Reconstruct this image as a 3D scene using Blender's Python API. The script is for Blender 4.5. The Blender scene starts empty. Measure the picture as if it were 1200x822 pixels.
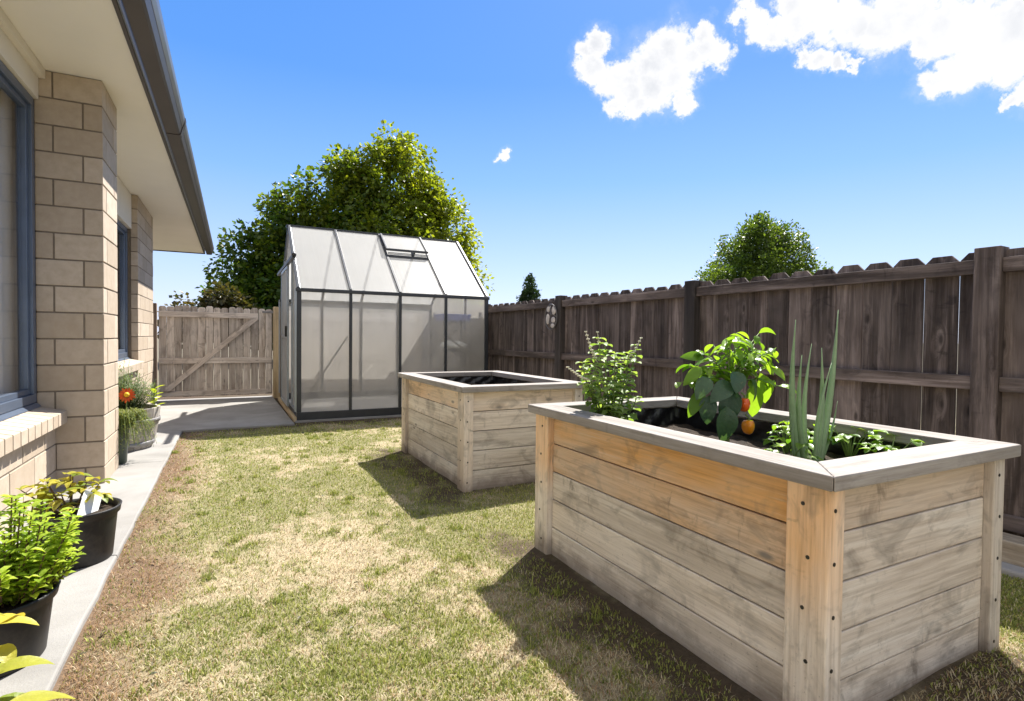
import bpy, math, random
import numpy as np
from mathutils import Vector, Matrix

random.seed(7); RS = np.random.RandomState(11)
S = bpy.context.scene
COL = S.collection
R = math.radians

# ------------------------------------------------------------------ camera, world, sun, exposure
CAMH = 1.04
F, YAW, PIT, ROLL = 634.92, .4918, .0238, .011
c_, s_ = math.cos(YAW), math.sin(YAW); cp, sp = math.cos(PIT), math.sin(PIT)
fw = Vector((s_*cp, c_*cp, -sp)); rt = Vector((c_, -s_, 0)); up = rt.cross(fw)
r2 = rt*math.cos(ROLL) + up*math.sin(ROLL); u2 = -rt*math.sin(ROLL) + up*math.cos(ROLL)
cam = bpy.data.cameras.new('camera'); co = bpy.data.objects.new('camera', cam); COL.objects.link(co)
cam.sensor_width = 36; cam.lens = F/1200*36; cam.clip_start = .02; cam.clip_end = 2000
co.matrix_world = Matrix(((r2.x, u2.x, -fw.x, 0), (r2.y, u2.y, -fw.y, 0), (r2.z, u2.z, -fw.z, CAMH), (0, 0, 0, 1)))
S.camera = co

SUN_AZ, SUN_EL = 52, 52
EXPO = 1.42
SKY_STR, SUN_STR = .13, 4.3
S.view_settings.view_transform = 'Standard'; S.view_settings.look = 'None'
S.view_settings.gamma = 1; S.view_settings.exposure = EXPO; S.view_settings.use_curve_mapping = False
S.render.engine = 'CYCLES'
S.cycles.max_bounces = 8; S.cycles.transparent_max_bounces = 16

CLOUDS = [(0.5155,0.7238,0.4588,0.0179),(0.5276,0.7086,0.4684,0.0227),(0.5298,0.7245,0.4409,0.0259),(0.556,0.7176,0.4195,0.0262),(0.5789,0.6963,0.4243,0.0336),(0.5978,0.6677,0.4437,0.0377),(0.6197,0.6437,0.4491,0.0394),(0.6139,0.6746,0.4099,0.0386),(0.6352,0.6494,0.4181,0.0353),(0.6485,0.6235,0.4368,0.0294),(0.659,0.6029,0.4497,0.0239),(0.675,0.5923,0.4399,0.0191),(0.6007,0.6998,0.3865,0.0265),(0.5933,0.7121,0.3755,0.0161),(0.6552,0.6501,0.385,0.020),(0.5745,0.7223,0.3851,0.0188),(0.6474,0.6045,0.4641,0.019),(0.588,0.7,0.402,0.03),
(0.6747,0.5575,0.4837,0.0146),(0.6935,0.5485,0.4671,0.0203),(0.7129,0.5328,0.456,0.0223),(0.7321,0.5057,0.4565,0.0261),(0.7485,0.4783,0.4593,0.0294),(0.775,0.4519,0.4417,0.0309),(0.7962,0.4241,0.4315,0.034),(0.8128,0.3956,0.4276,0.0348),(0.8326,0.3698,0.4124,0.0357),(0.8471,0.3433,0.4056,0.0363),(0.8629,0.3144,0.3956,0.0384),(0.8653,0.3405,0.3679,0.0295),(0.8591,0.3654,0.3584,0.0269),(0.8527,0.3868,0.351,0.0198),(0.8808,0.3154,0.3532,0.0268),(0.8771,0.2945,0.3794,0.0427),(0.8277,0.3918,0.4017,0.0234),
(0.754,0.5062,0.4186,0.0144),(0.7672,0.4925,0.4109,0.0176),(0.781,0.4759,0.4045,0.0141),(0.7937,0.4614,0.3965,0.0096),(0.8959,0.3171,0.3111,0.0109),(0.8999,0.3002,0.3163,0.0195),(0.9064,0.2785,0.3175,0.0257),(0.4335,0.8422,0.3206,0.010),(0.4249,0.8481,0.3165,0.0057),
(0.7165,0.5023,0.484,0.0266),(0.7932,0.3971,0.4616,0.0285),(0.8685,0.2625,0.4205,0.0474)]

class NT:
    """tiny node-tree helper"""
    def __init__(s, t): s.t = t; s.n = t.nodes; s.l = t.links
    def node(s, kind, **kw):
        n = s.n.new(kind)
        for k, v in kw.items(): setattr(n, k, v)
        return n
    def put(s, sock, v):
        if hasattr(v, 'is_output') or isinstance(v, bpy.types.NodeSocket): s.l.new(v, sock)
        else: sock.default_value = v
    def math(s, op, a, b=0., clamp=False):
        n = s.node('ShaderNodeMath', operation=op, use_clamp=clamp); s.put(n.inputs[0], a); s.put(n.inputs[1], b); return n.outputs[0]
    def vm(s, op, a, b=(0, 0, 0)):
        n = s.node('ShaderNodeVectorMath', operation=op); s.put(n.inputs[0], a); s.put(n.inputs[1], b)
        return n.outputs['Value'] if op in ('DISTANCE', 'LENGTH', 'DOT_PRODUCT') else n.outputs[0]
    def noise(s, vec, scale, detail=4, rough=.55, dist=0, out='Fac'):
        n = s.node('ShaderNodeTexNoise'); s.put(n.inputs['Vector'], vec); n.inputs['Scale'].default_value = scale
        n.inputs['Detail'].default_value = detail; n.inputs['Roughness'].default_value = rough; n.inputs['Distortion'].default_value = dist
        return n.outputs[out]
    def ramp(s, fac, stops, interp='LINEAR'):
        n = s.node('ShaderNodeValToRGB'); n.color_ramp.interpolation = interp; e = n.color_ramp.elements
        while len(e) < len(stops): e.new(.5)
        for q, (p, c) in zip(e, stops):
            q.position = p; q.color = (c, c, c, 1) if isinstance(c, (int, float)) else (*c, 1)
        s.put(n.inputs[0], fac); return n.outputs[0]
    def mix(s, fac, a, b, mode='MIX'):
        n = s.node('ShaderNodeMix', data_type='RGBA', blend_type=mode)
        s.put(n.inputs[0], fac)
        for k, v in ((6, a), (7, b)):
            if isinstance(v, tuple) and len(v) == 3: v = (*v, 1)
            s.put(n.inputs[k], v)
        return n.outputs[2]
    def attr(s, name, out='Vector'):
        return s.node('ShaderNodeAttribute', attribute_name=name).outputs[out]
    def smooth(s, x, a, b, c=0., d=1.):
        n = s.node('ShaderNodeMapRange', interpolation_type='SMOOTHSTEP'); s.put(n.inputs[0], x)
        for i, v in enumerate((a, b, c, d)): n.inputs[i+1].default_value = v
        return n.outputs[0]
    def scale(s, v, k): return s.vm('MULTIPLY', v, k)

W = bpy.data.worlds.new('World'); S.world = W; W.use_nodes = True
T = NT(W.node_tree); T.n.clear()
sky = T.node('ShaderNodeTexSky', sky_type='NISHITA'); sky.sun_disc = False
sky.sun_elevation = R(SUN_EL); sky.sun_rotation = R(SUN_AZ); sky.air_density = 1.0; sky.dust_density = .6; sky.ozone_density = 2.2; sky.altitude = 50
dirv = T.vm('NORMALIZE', T.node('ShaderNodeTexCoord').outputs['Generated'])
# deeper blue overhead as in the clear summer sky
sep = T.node('ShaderNodeSeparateXYZ'); T.l.new(dirv, sep.inputs[0])
grad = T.ramp(sep.outputs[2], [(0, (.66, .725, .96)), (.12, (.44, .585, .94)), (.27, (.185, .41, .90)), (.42, (.062, .27, .79)), (.60, (.045, .235, .74)), (1, (.09, .27, .72))])
skyc = T.mix(.88, sky.outputs[0], T.scale(grad, (3.3, 3.3, 3.3)))
d1 = T.vm('SUBTRACT', T.noise(dirv, 14, 5, .6, out='Color'), (.5, .5, .5))
d2 = T.vm('SUBTRACT', T.noise(dirv, 60, 4, .65, out='Color'), (.5, .5, .5))
dd = T.vm('ADD', T.vm('ADD', dirv, T.scale(d1, (.045,)*3)), T.scale(d2, (.030,)*3))
acc = None
for x, y, z, r in CLOUDS:
    v = T.math('SUBTRACT', 1., T.math('DIVIDE', T.vm('DISTANCE', dd, (x, y, z)), r*(1.18 if x > .67 else 1.08)))
    acc = v if acc is None else T.math('MAXIMUM', acc, v)
fine = T.noise(dirv, 42, 7, .66)
val = T.math('ADD', acc, T.math('MULTIPLY', T.math('SUBTRACT', fine, .5), 1.0))
alpha = T.math('MAXIMUM', T.smooth(val, -.10, .36), T.math('MULTIPLY', T.smooth(T.math('ADD', acc, T.math('MULTIPLY', T.math('SUBTRACT', T.noise(dirv, 13, 6, .7), .5), 1.6)), -.6, .6), .2))
body = T.noise(dirv, 11, 4, .5)
thick = T.smooth(val, .2, 1.)
cc = T.mix(T.math('MULTIPLY', thick, T.ramp(body, [(.40, .75), (.62, 0.)])), (3.05, 3.05, 3.08, 1), (2.2, 2.28, 2.45, 1))
# unseen bright cloud bank added behind and above the viewer as fill light
back = T.math('ADD', T.math('MULTIPLY', T.vm('DOT_PRODUCT', dirv, (-.47, -.88, .10)), .30), T.math('MULTIPLY', T.smooth(sep.outputs[2], .72, .95), .22))
bk = T.smooth(T.math('ADD', T.noise(dirv, 2.6, 6, .6), back), .52, .66)
bkm = T.math('MULTIPLY', bk, T.smooth(T.math('ADD', T.vm('DOT_PRODUCT', dirv, (-.47, -.88, 0.)), T.math('MULTIPLY', T.smooth(sep.outputs[2], .70, .8), 1.)), .02, .25))
fin = T.mix(alpha, T.mix(bkm, skyc, (2.75, 2.78, 2.85, 1)), cc)
bg = T.node('ShaderNodeBackground'); T.l.new(fin, bg.inputs[0]); bg.inputs[1].default_value = SKY_STR
wo = T.node('ShaderNodeOutputWorld'); T.l.new(bg.outputs[0], wo.inputs[0])

sl = bpy.data.lights.new('sun', 'SUN'); sl.energy = SUN_STR; sl.angle = R(.55); sl.color = (1, .955, .88)
so = bpy.data.objects.new('sun', sl); COL.objects.link(so)
sd = Vector((math.sin(R(SUN_AZ))*math.cos(R(SUN_EL)), math.cos(R(SUN_AZ))*math.cos(R(SUN_EL)), math.sin(R(SUN_EL))))
so.rotation_euler = sd.to_track_quat('Z', 'Y').to_euler(); so.location = sd*30

# ------------------------------------------------------------------ materials
def mat(name):
    m = bpy.data.materials.new(name); m.use_nodes = True; t = NT(m.node_tree); t.n.clear()
    out = t.node('ShaderNodeOutputMaterial'); b = t.node('ShaderNodeBsdfPrincipled'); t.l.new(b.outputs[0], out.inputs[0])
    b.inputs['Specular IOR Level'].default_value = .3
    t.b = b; t.out = out; return m, t
def bump(t, h, dist=.002, strength=1., nrm=None):
    n = t.node('ShaderNodeBump'); n.inputs['Distance'].default_value = dist; n.inputs['Strength'].default_value = strength
    t.put(n.inputs['Height'], h); t.l.new(n.outputs[0], (nrm or t.b).inputs['Normal'])

def wood(name, base, dark, light, stain=.5, knots=.6, fresh=(.70, .37, .12), rough=.85, contrast=1., vert=False, grime=(.10,.085,.07), var=.32, splash=False):
    """grain runs along the first component of attribute gco (metres, random offset per board)"""
    m, t = mat(name)
    g = t.attr('gco'); rnd = t.attr('rnd', 'Fac'); fr = t.attr('fresh', 'Fac')
    long = t.scale(g, (.9, 13, 13)); fine = t.scale(g, (5, 150, 150)); blotch = t.scale(g, (5, 9, 9))
    # knots: swirl the grain round sparse centres
    v = t.node('ShaderNodeTexVoronoi'); t.put(v.inputs['Vector'], t.scale(g, (3.2, 8.5, 8.5))); v.inputs['Scale'].default_value = 1.
    kd = v.outputs['Distance']
    kn = t.smooth(kd, .04, .13, 1., 0.); halo = t.smooth(kd, .05, .35, 1., 0.)
    cmb = t.node('ShaderNodeCombineXYZ'); t.put(cmb.inputs[1], t.math('MULTIPLY', halo, .55))
    gl = t.noise(t.vm('ADD', long, cmb.outputs[0]), 1., 6, .65, .25)
    gf = t.noise(fine, 1., 3, .6); gm = t.noise(t.scale(g, (2.2, 60, 60)), 1., 4, .65)
    bl = t.noise(blotch, 1., 4, .65, .8)
    c = t.ramp(gl, [(.28, dark), (.5, base), (.72, light)])
    c = t.mix(t.math('MULTIPLY', fr, t.ramp(t.noise(t.scale(g, (1.5, 5, 5)), 1., 4, .6), [(.25, .35), (.55, 1.)])), c, t.mix(gl, fresh, tuple(min(1, q*1.45) for q in fresh)))
    c = t.mix(t.math('MULTIPLY', t.ramp(gf, [(.35, 1.), (.6, 0.)]), .28*contrast), c, t.mix(1., c, (.55, .5, .46), 'MULTIPLY'))
    c = t.mix(t.math('MULTIPLY', t.ramp(gm, [(.36, 1.), (.50, 0.)]), min(1., .42*contrast)), c, t.mix(1., c, (.50, .45, .41), 'MULTIPLY'))
    c = t.mix(t.math('MULTIPLY', t.ramp(gm, [(.60, 0.), (.70, 1.)]), .30*contrast), c, light)
    st = t.ramp(bl, [(.52, 0.), (.60, .45), (.74, 1.)])
    c = t.mix(t.math('MULTIPLY', st, stain), c, t.mix(.55, c, grime))
    br_ = t.noise(t.vm('ADD', t.scale(g, (1.6, 3.2, 3.2)), (7, 3, 1)), 1., 3, .55)
    c = t.mix(t.math('MULTIPLY', t.ramp(br_, [(.45, 0.), (.7, 1.)]), .45*contrast if contrast > 1 else .5), c, t.mix(.5, c, light))
    sm = t.noise(t.vm('ADD', t.scale(g, (16, 7, 7)), (2, 9, 4)), 1., 4, .6, .6)
    c = t.mix(t.math('MULTIPLY', t.math('MULTIPLY', t.ramp(sm, [(.60, 0.), (.70, 1.)]), t.ramp(br_, [(.40, 1.), (.56, .1)])), stain), c, t.mix(.6, c, grime))
    c = t.mix(t.math('MULTIPLY', kn, knots), c, tuple(q*.35 for q in base))
    if splash:
        oc = t.node('ShaderNodeTexCoord').outputs['Object']; sz = t.node('ShaderNodeSeparateXYZ'); t.l.new(oc, sz.inputs[0])
        hgt = t.math('ADD', sz.outputs[2], t.math('MULTIPLY', t.noise(oc, 7, 5, .65), -.22))
        c = t.mix(t.smooth(hgt, -.11, .0, .6, 0.), c, (.15, .11, .08))
        c = t.mix(t.math('MULTIPLY', t.ramp(t.noise(oc, 70, 3, .7), [(.62, 0.), (.70, .5)]), t.smooth(hgt, 0, .3, 1., .15)), c, (.17, .13, .095))
    hs = t.node('ShaderNodeHueSaturation'); t.put(hs.inputs['Value'], t.math('ADD', 1-var/2, t.math('MULTIPLY', rnd, var))); t.put(hs.inputs['Color'], c)
    t.l.new(hs.outputs[0], t.b.inputs['Base Color']); t.b.inputs['Roughness'].default_value = rough
    bump(t, t.math('ADD', t.math('MULTIPLY', gf, .6), t.math('ADD', gl, gm)), .0024, .7)
    return m

M = {}
M['bed'] = wood('weathered_pine', (.72, .635, .55), (.53, .455, .38), (.84, .785, .715), 1., .9, splash=True, var=.36)
M['rim'] = wood('grey_rim_timber', (.34, .31, .285), (.22, .20, .18), (.45, .42, .395), .75, .6)
M['fence'] = wood('dark_fence_timber', (.098, .075, .066), (.03, .023, .02), (.30, .24, .215), .9, .8, grime=(.02, .016, .016), contrast=1.4, var=.62)
M['fence_dark'] = wood('dark_fence_post', (.05, .042, .038), (.027, .022, .021), (.09, .075, .068), .6, .5, grime=(.02, .018, .02))
M['gate'] = wood('grey_gate_timber', (.60, .53, .47), (.37, .315, .27), (.76, .70, .64), .9, .8, grime=(.08, .065, .055), contrast=1.3, var=.45)
M['tan'] = wood('tan_post_timber', (.50, .39, .24), (.30, .21, .11), (.55, .43, .27), .3, .4)
M['brownpost'] = wood('brown_post_timber', (.26, .19, .14), (.17, .12, .09), (.36, .28, .22), .4, .4)
M['barrelw'] = wood('barrel_oak', (.42, .38, .34), (.2, .18, .16), (.6, .57, .53), .5, .2)
M['sleeper'] = wood('edging_timber', (.40, .33, .24), (.24, .19, .13), (.5, .44, .35), .4, .4)

def simple(name, col, rough=.5, metal=0., var=.15, nscale=8, bmp=0., spec=.3, coords='Object'):
    m, t = mat(name)
    o = t.node('ShaderNodeTexCoord').outputs[coords]
    n = t.noise(o, nscale, 5, .6)
    c = t.mix(t.ramp(n, [(.3, 0.), (.7, 1.)]), tuple(q*(1-var) for q in col), tuple(min(1, q*(1+var)) for q in col))
    t.l.new(c, t.b.inputs['Base Color']); t.b.inputs['Roughness'].default_value = rough
    t.b.inputs['Metallic'].default_value = metal; t.b.inputs['Specular IOR Level'].default_value = spec
    if bmp: bump(t, t.noise(o, nscale*6, 4, .6), bmp)
    return m
M['soffit'] = simple('cream_soffit_paint', (.88, .84, .77), .6, var=.03, nscale=1.5)
M['fascia_cream'] = simple('cream_trim_paint', (.74, .69, .60), .5, var=.04, nscale=3)
M['gutter'] = simple('dark_brown_gutter_steel', (.04, .032, .028), .4, .0, .12, 5, spec=.4)
M['gutter_sheen'] = simple('gutter_sheen_steel', (.16, .15, .145), .28, .3, .1, 5, spec=.7)  # paler copy of the gutter steel, sky reflection put into its colour
M['roof'] = simple('roof_steel', (.10, .095, .09), .4, .3, .1, 3)
M['frame'] = simple('blue_grey_aluminium', (.115, .15, .215), .32, .35, .08, 6, spec=.6)
M['ghframe'] = simple('charcoal_aluminium', (.042, .045, .052), .42, .3, .15, 6, spec=.5)
M['ghlight'] = simple('grey_aluminium', (.33, .36, .39), .35, .6, .1, 6)
M['black'] = simple('black_plastic', (.018, .018, .02), .38, 0, .25, 5, spec=.55)
m, t = mat('black_plastic'); M['black'] = m
o = t.node('ShaderNodeTexCoord').outputs['Object']; n = t.noise(o, 9, 6, .7); n2 = t.noise(t.scale(o, (30, 30, 4)), 1., 4, .6)
c = t.mix(t.ramp(n, [(.45, 0.), (.8, .55)]), (.016, .016, .018), (.11, .095, .075)); c = t.mix(t.ramp(n2, [(.6, 0.), (.75, .35)]), c, (.09, .085, .08))
t.l.new(c, t.b.inputs['Base Color']); t.put(t.b.inputs['Roughness'], t.math('ADD', .32, t.math('MULTIPLY', n, .35)))
M['liner'] = simple('black_polythene', (.012, .012, .014), .3, 0, .2, 7, .004, spec=.6)
M['soil'] = simple('dark_potting_soil', (.045, .032, .022), .95, 0, .6, 35, .01)
M['screw'] = simple('dark_screw_steel', (.06, .055, .05), .5, .6)
M['mortar'] = simple('grey_mortar', (.20, .165, .13), .95, 0, .15, 30, .001)
M['white'] = simple('white_card', (.8, .8, .78), .5, var=.03)
M['blue'] = simple('blue_plastic', (.04, .08, .38), .4)
M['red'] = simple('red_plastic', (.5, .05, .03), .4)
M['hoop'] = simple('galvanised_hoop', (.25, .24, .24), .5, .6, .3, 12)
M['green_can'] = simple('dark_green_glaze', (.03, .05, .035), .35, spec=.6)
M['bark'] = simple('bark', (.16, .12, .09), .9, var=.4, nscale=9, bmp=.01)
M['interior'] = simple('room_wall_paint', (.6, .57, .5), .8, var=.03)
M['bag'] = simple('white_sack', (.75, .75, .73), .5, var=.08)
M['shelfmetal'] = simple('shelf_steel', (.06, .06, .065), .4, .5)
M['ornament_rim'] = simple('grey_ornament_metal', (.16, .15, .15), .5, .5)
M['ornament_panel'] = simple('pale_ornament_panel', (.58, .52, .48), .55, .0, .3, 30)

# brick
m, t = mat('tan_brick'); M['brick'] = m
rnd = t.attr('rnd', 'Fac'); g = t.attr('gco')
n = t.noise(g, 18, 5, .6); n2 = t.noise(g, 160, 3, .7)
c = t.mix(rnd, (.43, .35, .265), (.56, .47, .375)); c = t.mix(t.ramp(n, [(.35, .0), (.75, .5)]), c, (.34, .262, .185)); c = t.mix(t.ramp(n2, [(.62, 0.), (.8, .35)]), c, (.2, .15, .11))
t.l.new(c, t.b.inputs['Base Color']); t.b.inputs['Roughness'].default_value = .85
bump(t, t.math('ADD', n, t.math('MULTIPLY', n2, .5)), .0015, .7)
# concrete
m, t = mat('pale_concrete'); M['concrete'] = m
o = t.node('ShaderNodeTexCoord').outputs['Object']
n = t.noise(o, 2.2, 6, .6, .5); n2 = t.noise(o, 120, 4, .7); n3 = t.noise(o, 14, 4, .6)
c = t.ramp(n, [(.3, (.225, .215, .20)), (.55, (.295, .285, .27)), (.8, (.355, .345, .33))]); c = t.mix(t.ramp(n3, [(.55, 0.), (.75, .35)]), c, (.27, .255, .235)); c = t.mix(t.ramp(n2, [(.6, 0.), (.75, .4)]), c, (.25, .24, .22))
t.l.new(c, t.b.inputs['Base Color']); t.b.inputs['Roughness'].default_value = .9; bump(t, t.math('ADD', n2, n3), .0025, .7)
# ground
m, t = mat('lawn_ground'); M['ground'] = m
o = t.node('ShaderNodeTexCoord').outputs['Object']
vc = t.attr('col', 'Color'); n = t.noise(o, 45, 6, .75); n2 = t.noise(o, 220, 4, .7)
c = t.mix(t.ramp(n, [(.3, .75), (.7, 0.)]), vc, t.mix(1., vc, (.42, .38, .34), 'MULTIPLY')); c = t.mix(t.ramp(n2, [(.55, 0.), (.7, .5)]), c, t.mix(1., vc, (1.45, 1.4, 1.3), 'MULTIPLY'))
t.l.new(c, t.b.inputs['Base Color']); t.b.inputs['Roughness'].default_value = .95; bump(t, t.math('ADD', n, t.math('MULTIPLY', n2, .5)), .012, .8)

def leafmat(name, c1, c2, trans=.45, rough=.45, spec=.35, attr='rnd', tmul=(1.5, 1.5, .55)):
    m, t = mat(name)
    rnd = t.attr(attr, 'Fac')
    c = t.mix(rnd, c1, c2)
    n = t.noise(t.node('ShaderNodeTexCoord').outputs['Object'], 40, 3, .6)
    c = t.mix(t.ramp(n, [(.3, .35), (.7, 0.)]), c, t.mix(1., c, (.6, .6, .6), 'MULTIPLY'))
    bl_ = t.noise(t.node('ShaderNodeTexCoord').outputs['Object'], 130, 3, .6)
    c = t.mix(t.ramp(bl_, [(.64, 0.), (.74, .5)]), c, (.30, .24, .08)); bump(t, t.noise(t.node('ShaderNodeTexCoord').outputs['Object'], 90, 2, .5), .004, .5)
    t.l.new(c, t.b.inputs['Base Color']); t.b.inputs['Roughness'].default_value = rough; t.b.inputs['Specular IOR Level'].default_value = spec
    tr = t.node('ShaderNodeBsdfTranslucent'); t.l.new(t.mix(1., c, tmul, 'MULTIPLY'), tr.inputs[0])
    mx = t.node('ShaderNodeMixShader'); mx.inputs[0].default_value = trans
    t.l.new(t.b.outputs[0], mx.inputs[1]); t.l.new(tr.outputs[0], mx.inputs[2]); t.l.new(mx.outputs[0], t.out.inputs[0])
    return m
M['treeleaf'] = leafmat('tree_leaf', (.045, .095, .014), (.33, .36, .03), .52, .4, .4)
M['treeleaf2'] = leafmat('dark_tree_leaf', (.045, .085, .018), (.15, .21, .035), .45, .4, .4)
M['redleaf'] = leafmat('russet_leaf', (.045, .055, .02), (.12, .085, .03), .35)
M['cypress'] = leafmat('cypress_leaf', (.02, .045, .015), (.05, .09, .03), .2)
M['basil'] = leafmat('basil_leaf', (.15, .26, .05), (.38, .48, .18), .45, .5, .4)
M['pepperleaf'] = leafmat('pepper_leaf', (.09, .20, .02), (.30, .46, .05), .52, .35, .5)
M['bigleaf'] = leafmat('dark_pepper_leaf', (.035, .085, .045), (.08, .15, .07), .25, .35, .5)
M['onion'] = leafmat('onion_leaf', (.23, .36, .17), (.38, .50, .29), .2, .45, .4, tmul=(1.2, 1.3, .8))
M['shrub'] = leafmat('lime_shrub_leaf', (.22, .34, .03), (.50, .60, .08), .45, .45, .35)
M['hydrangea'] = leafmat('yellowing_leaf', (.20, .27, .03), (.62, .52, .07), .35, .45, .35, tmul=(1.2, 1.1, .6))
M['rosemary'] = leafmat('grey_green_needle', (.12, .17, .09), (.32, .38, .24), .3, .6, .2)
M['trail'] = leafmat('olive_trailing_leaf', (.14, .17, .05), (.34, .36, .14), .35, .6, .2)
M['lime'] = leafmat('yellow_lime_leaf', (.5, .6, .02), (.75, .8, .1), .4, .5, .3, tmul=(1.1, 1.1, .6))
M['stem'] = simple('green_stem', (.16, .22, .07), .6)
M['brownstem'] = simple('brown_stem', (.14, .09, .055), .8)
M['spike'] = simple('pale_flower_spike', (.62, .60, .45), .7)
M['whiteflower'] = simple('white_petal', (.82, .84, .78), .6)
M['petal'] = leafmat('orange_petal', (.55, .07, .015), (.75, .16, .03), .2, .5, .3, tmul=(1.1, .9, .8))
M['yellowc'] = simple('yellow_flower_centre', (.85, .5, .03), .6)
M['pepper'] = simple('orange_pepper_skin', (.82, .27, .01), .22, 0, .12, 20, spec=.6)
M['pepper2'] = simple('red_orange_pepper_skin', (.78, .12, .015), .22, 0, .15, 20, spec=.6)
M['onionwhite'] = simple('pale_onion_base', (.62, .66, .45), .5)

m, t = mat('grass_blades'); M['grass'] = m
t.l.new(t.attr('col', 'Color'), t.b.inputs['Base Color']); t.b.inputs['Roughness'].default_value = .6
tr = t.node('ShaderNodeBsdfTranslucent'); t.l.new(t.attr('col', 'Color'), tr.inputs[0]); mx = t.node('ShaderNodeMixShader'); mx.inputs[0].default_value = .3
t.l.new(t.b.outputs[0], mx.inputs[1]); t.l.new(tr.outputs[0], mx.inputs[2]); t.l.new(mx.outputs[0], t.out.inputs[0])

# glass: clear window pane with reflections
m, t = mat('window_glass'); M['glass'] = m
tp = t.node('ShaderNodeBsdfTransparent'); gl = t.node('ShaderNodeBsdfGlossy'); gl.inputs['Roughness'].default_value = .01
fr = t.node('ShaderNodeFresnel'); fr.inputs[0].default_value = 1.6
mx = t.node('ShaderNodeMixShader'); t.l.new(t.math('MULTIPLY', fr.outputs[0], .45, True), mx.inputs[0]); t.l.new(tp.outputs[0], mx.inputs[1]); t.l.new(gl.outputs[0], mx.inputs[2]); t.l.new(mx.outputs[0], t.out.inputs[0])
# polycarbonate: fluted twin wall sheet, uses gco (x across flutes)
def poly(name, clear, rough, tint, tl):
    m, t = mat(name)
    g = t.attr('gco')
    w = t.noise(t.scale(g, (55, 55, .6)), 1., 3, .6); w2 = t.noise(g, 3., 4, .6); w3 = t.noise(t.scale(g, (2.5, 2.5, 14)), 1., 4, .6)
    col = t.mix(t.math('MULTIPLY', t.ramp(w2, [(.35, 0.), (.7, 1.)]), .35), tint, tuple(q*.82 for q in tint))
    refr = t.node('ShaderNodeBsdfRefraction'); refr.inputs['IOR'].default_value = 1.01; refr.inputs['Roughness'].default_value = rough; t.put(refr.inputs['Color'], (.93, .93, .92, 1))
    tp = t.node('ShaderNodeBsdfTransparent'); t.put(tp.inputs[0], (.92, .92, .91, 1))
    trl = t.node('ShaderNodeBsdfTranslucent'); t.l.new(col, trl.inputs[0])
    t.l.new(col, t.b.inputs['Base Color']); t.b.inputs['Roughness'].default_value = .35; t.b.inputs['Specular IOR Level'].default_value = .5
    a = t.node('ShaderNodeMixShader'); a.inputs[0].default_value = tl; t.l.new(t.b.outputs[0], a.inputs[1]); t.l.new(trl.outputs[0], a.inputs[2])
    b = t.node('ShaderNodeMixShader'); b.inputs[0].default_value = .12; t.l.new(refr.outputs[0], b.inputs[1]); t.l.new(tp.outputs[0], b.inputs[2])
    c = t.node('ShaderNodeMixShader'); t.put(c.inputs[0], t.math('ADD', clear-.31, t.math('ADD', t.math('MULTIPLY', w, .42), t.math('MULTIPLY', w2, .2)))); t.l.new(a.outputs[0], c.inputs[1]); t.l.new(b.outputs[0], c.inputs[2])
    t.l.new(c.outputs[0], t.out.inputs[0]); bump(t, w, .002, .5)
    return m
M['poly'] = poly('wall_polycarbonate', .56, .30, (.80, .76, .70), .62)
M['polyroof'] = poly('roof_polycarbonate', .24, .4, (.66, .65, .62), .5)
# curtain
m, t = mat('sheer_curtain'); CURT = t; M['curtain'] = m
t.put(t.b.inputs['Base Color'], (.92, .89, .83, 1)); t.b.inputs['Roughness'].default_value = .9
tr = t.node('ShaderNodeBsdfTranslucent'); tr.inputs[0].default_value = (.8, .77, .7, 1); mx = t.node('ShaderNodeMixShader'); mx.inputs[0].default_value = .1
t.l.new(t.b.outputs[0], mx.inputs[1]); t.l.new(tr.outputs[0], mx.inputs[2]); t.l.new(mx.outputs[0], t.out.inputs[0])

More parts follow.
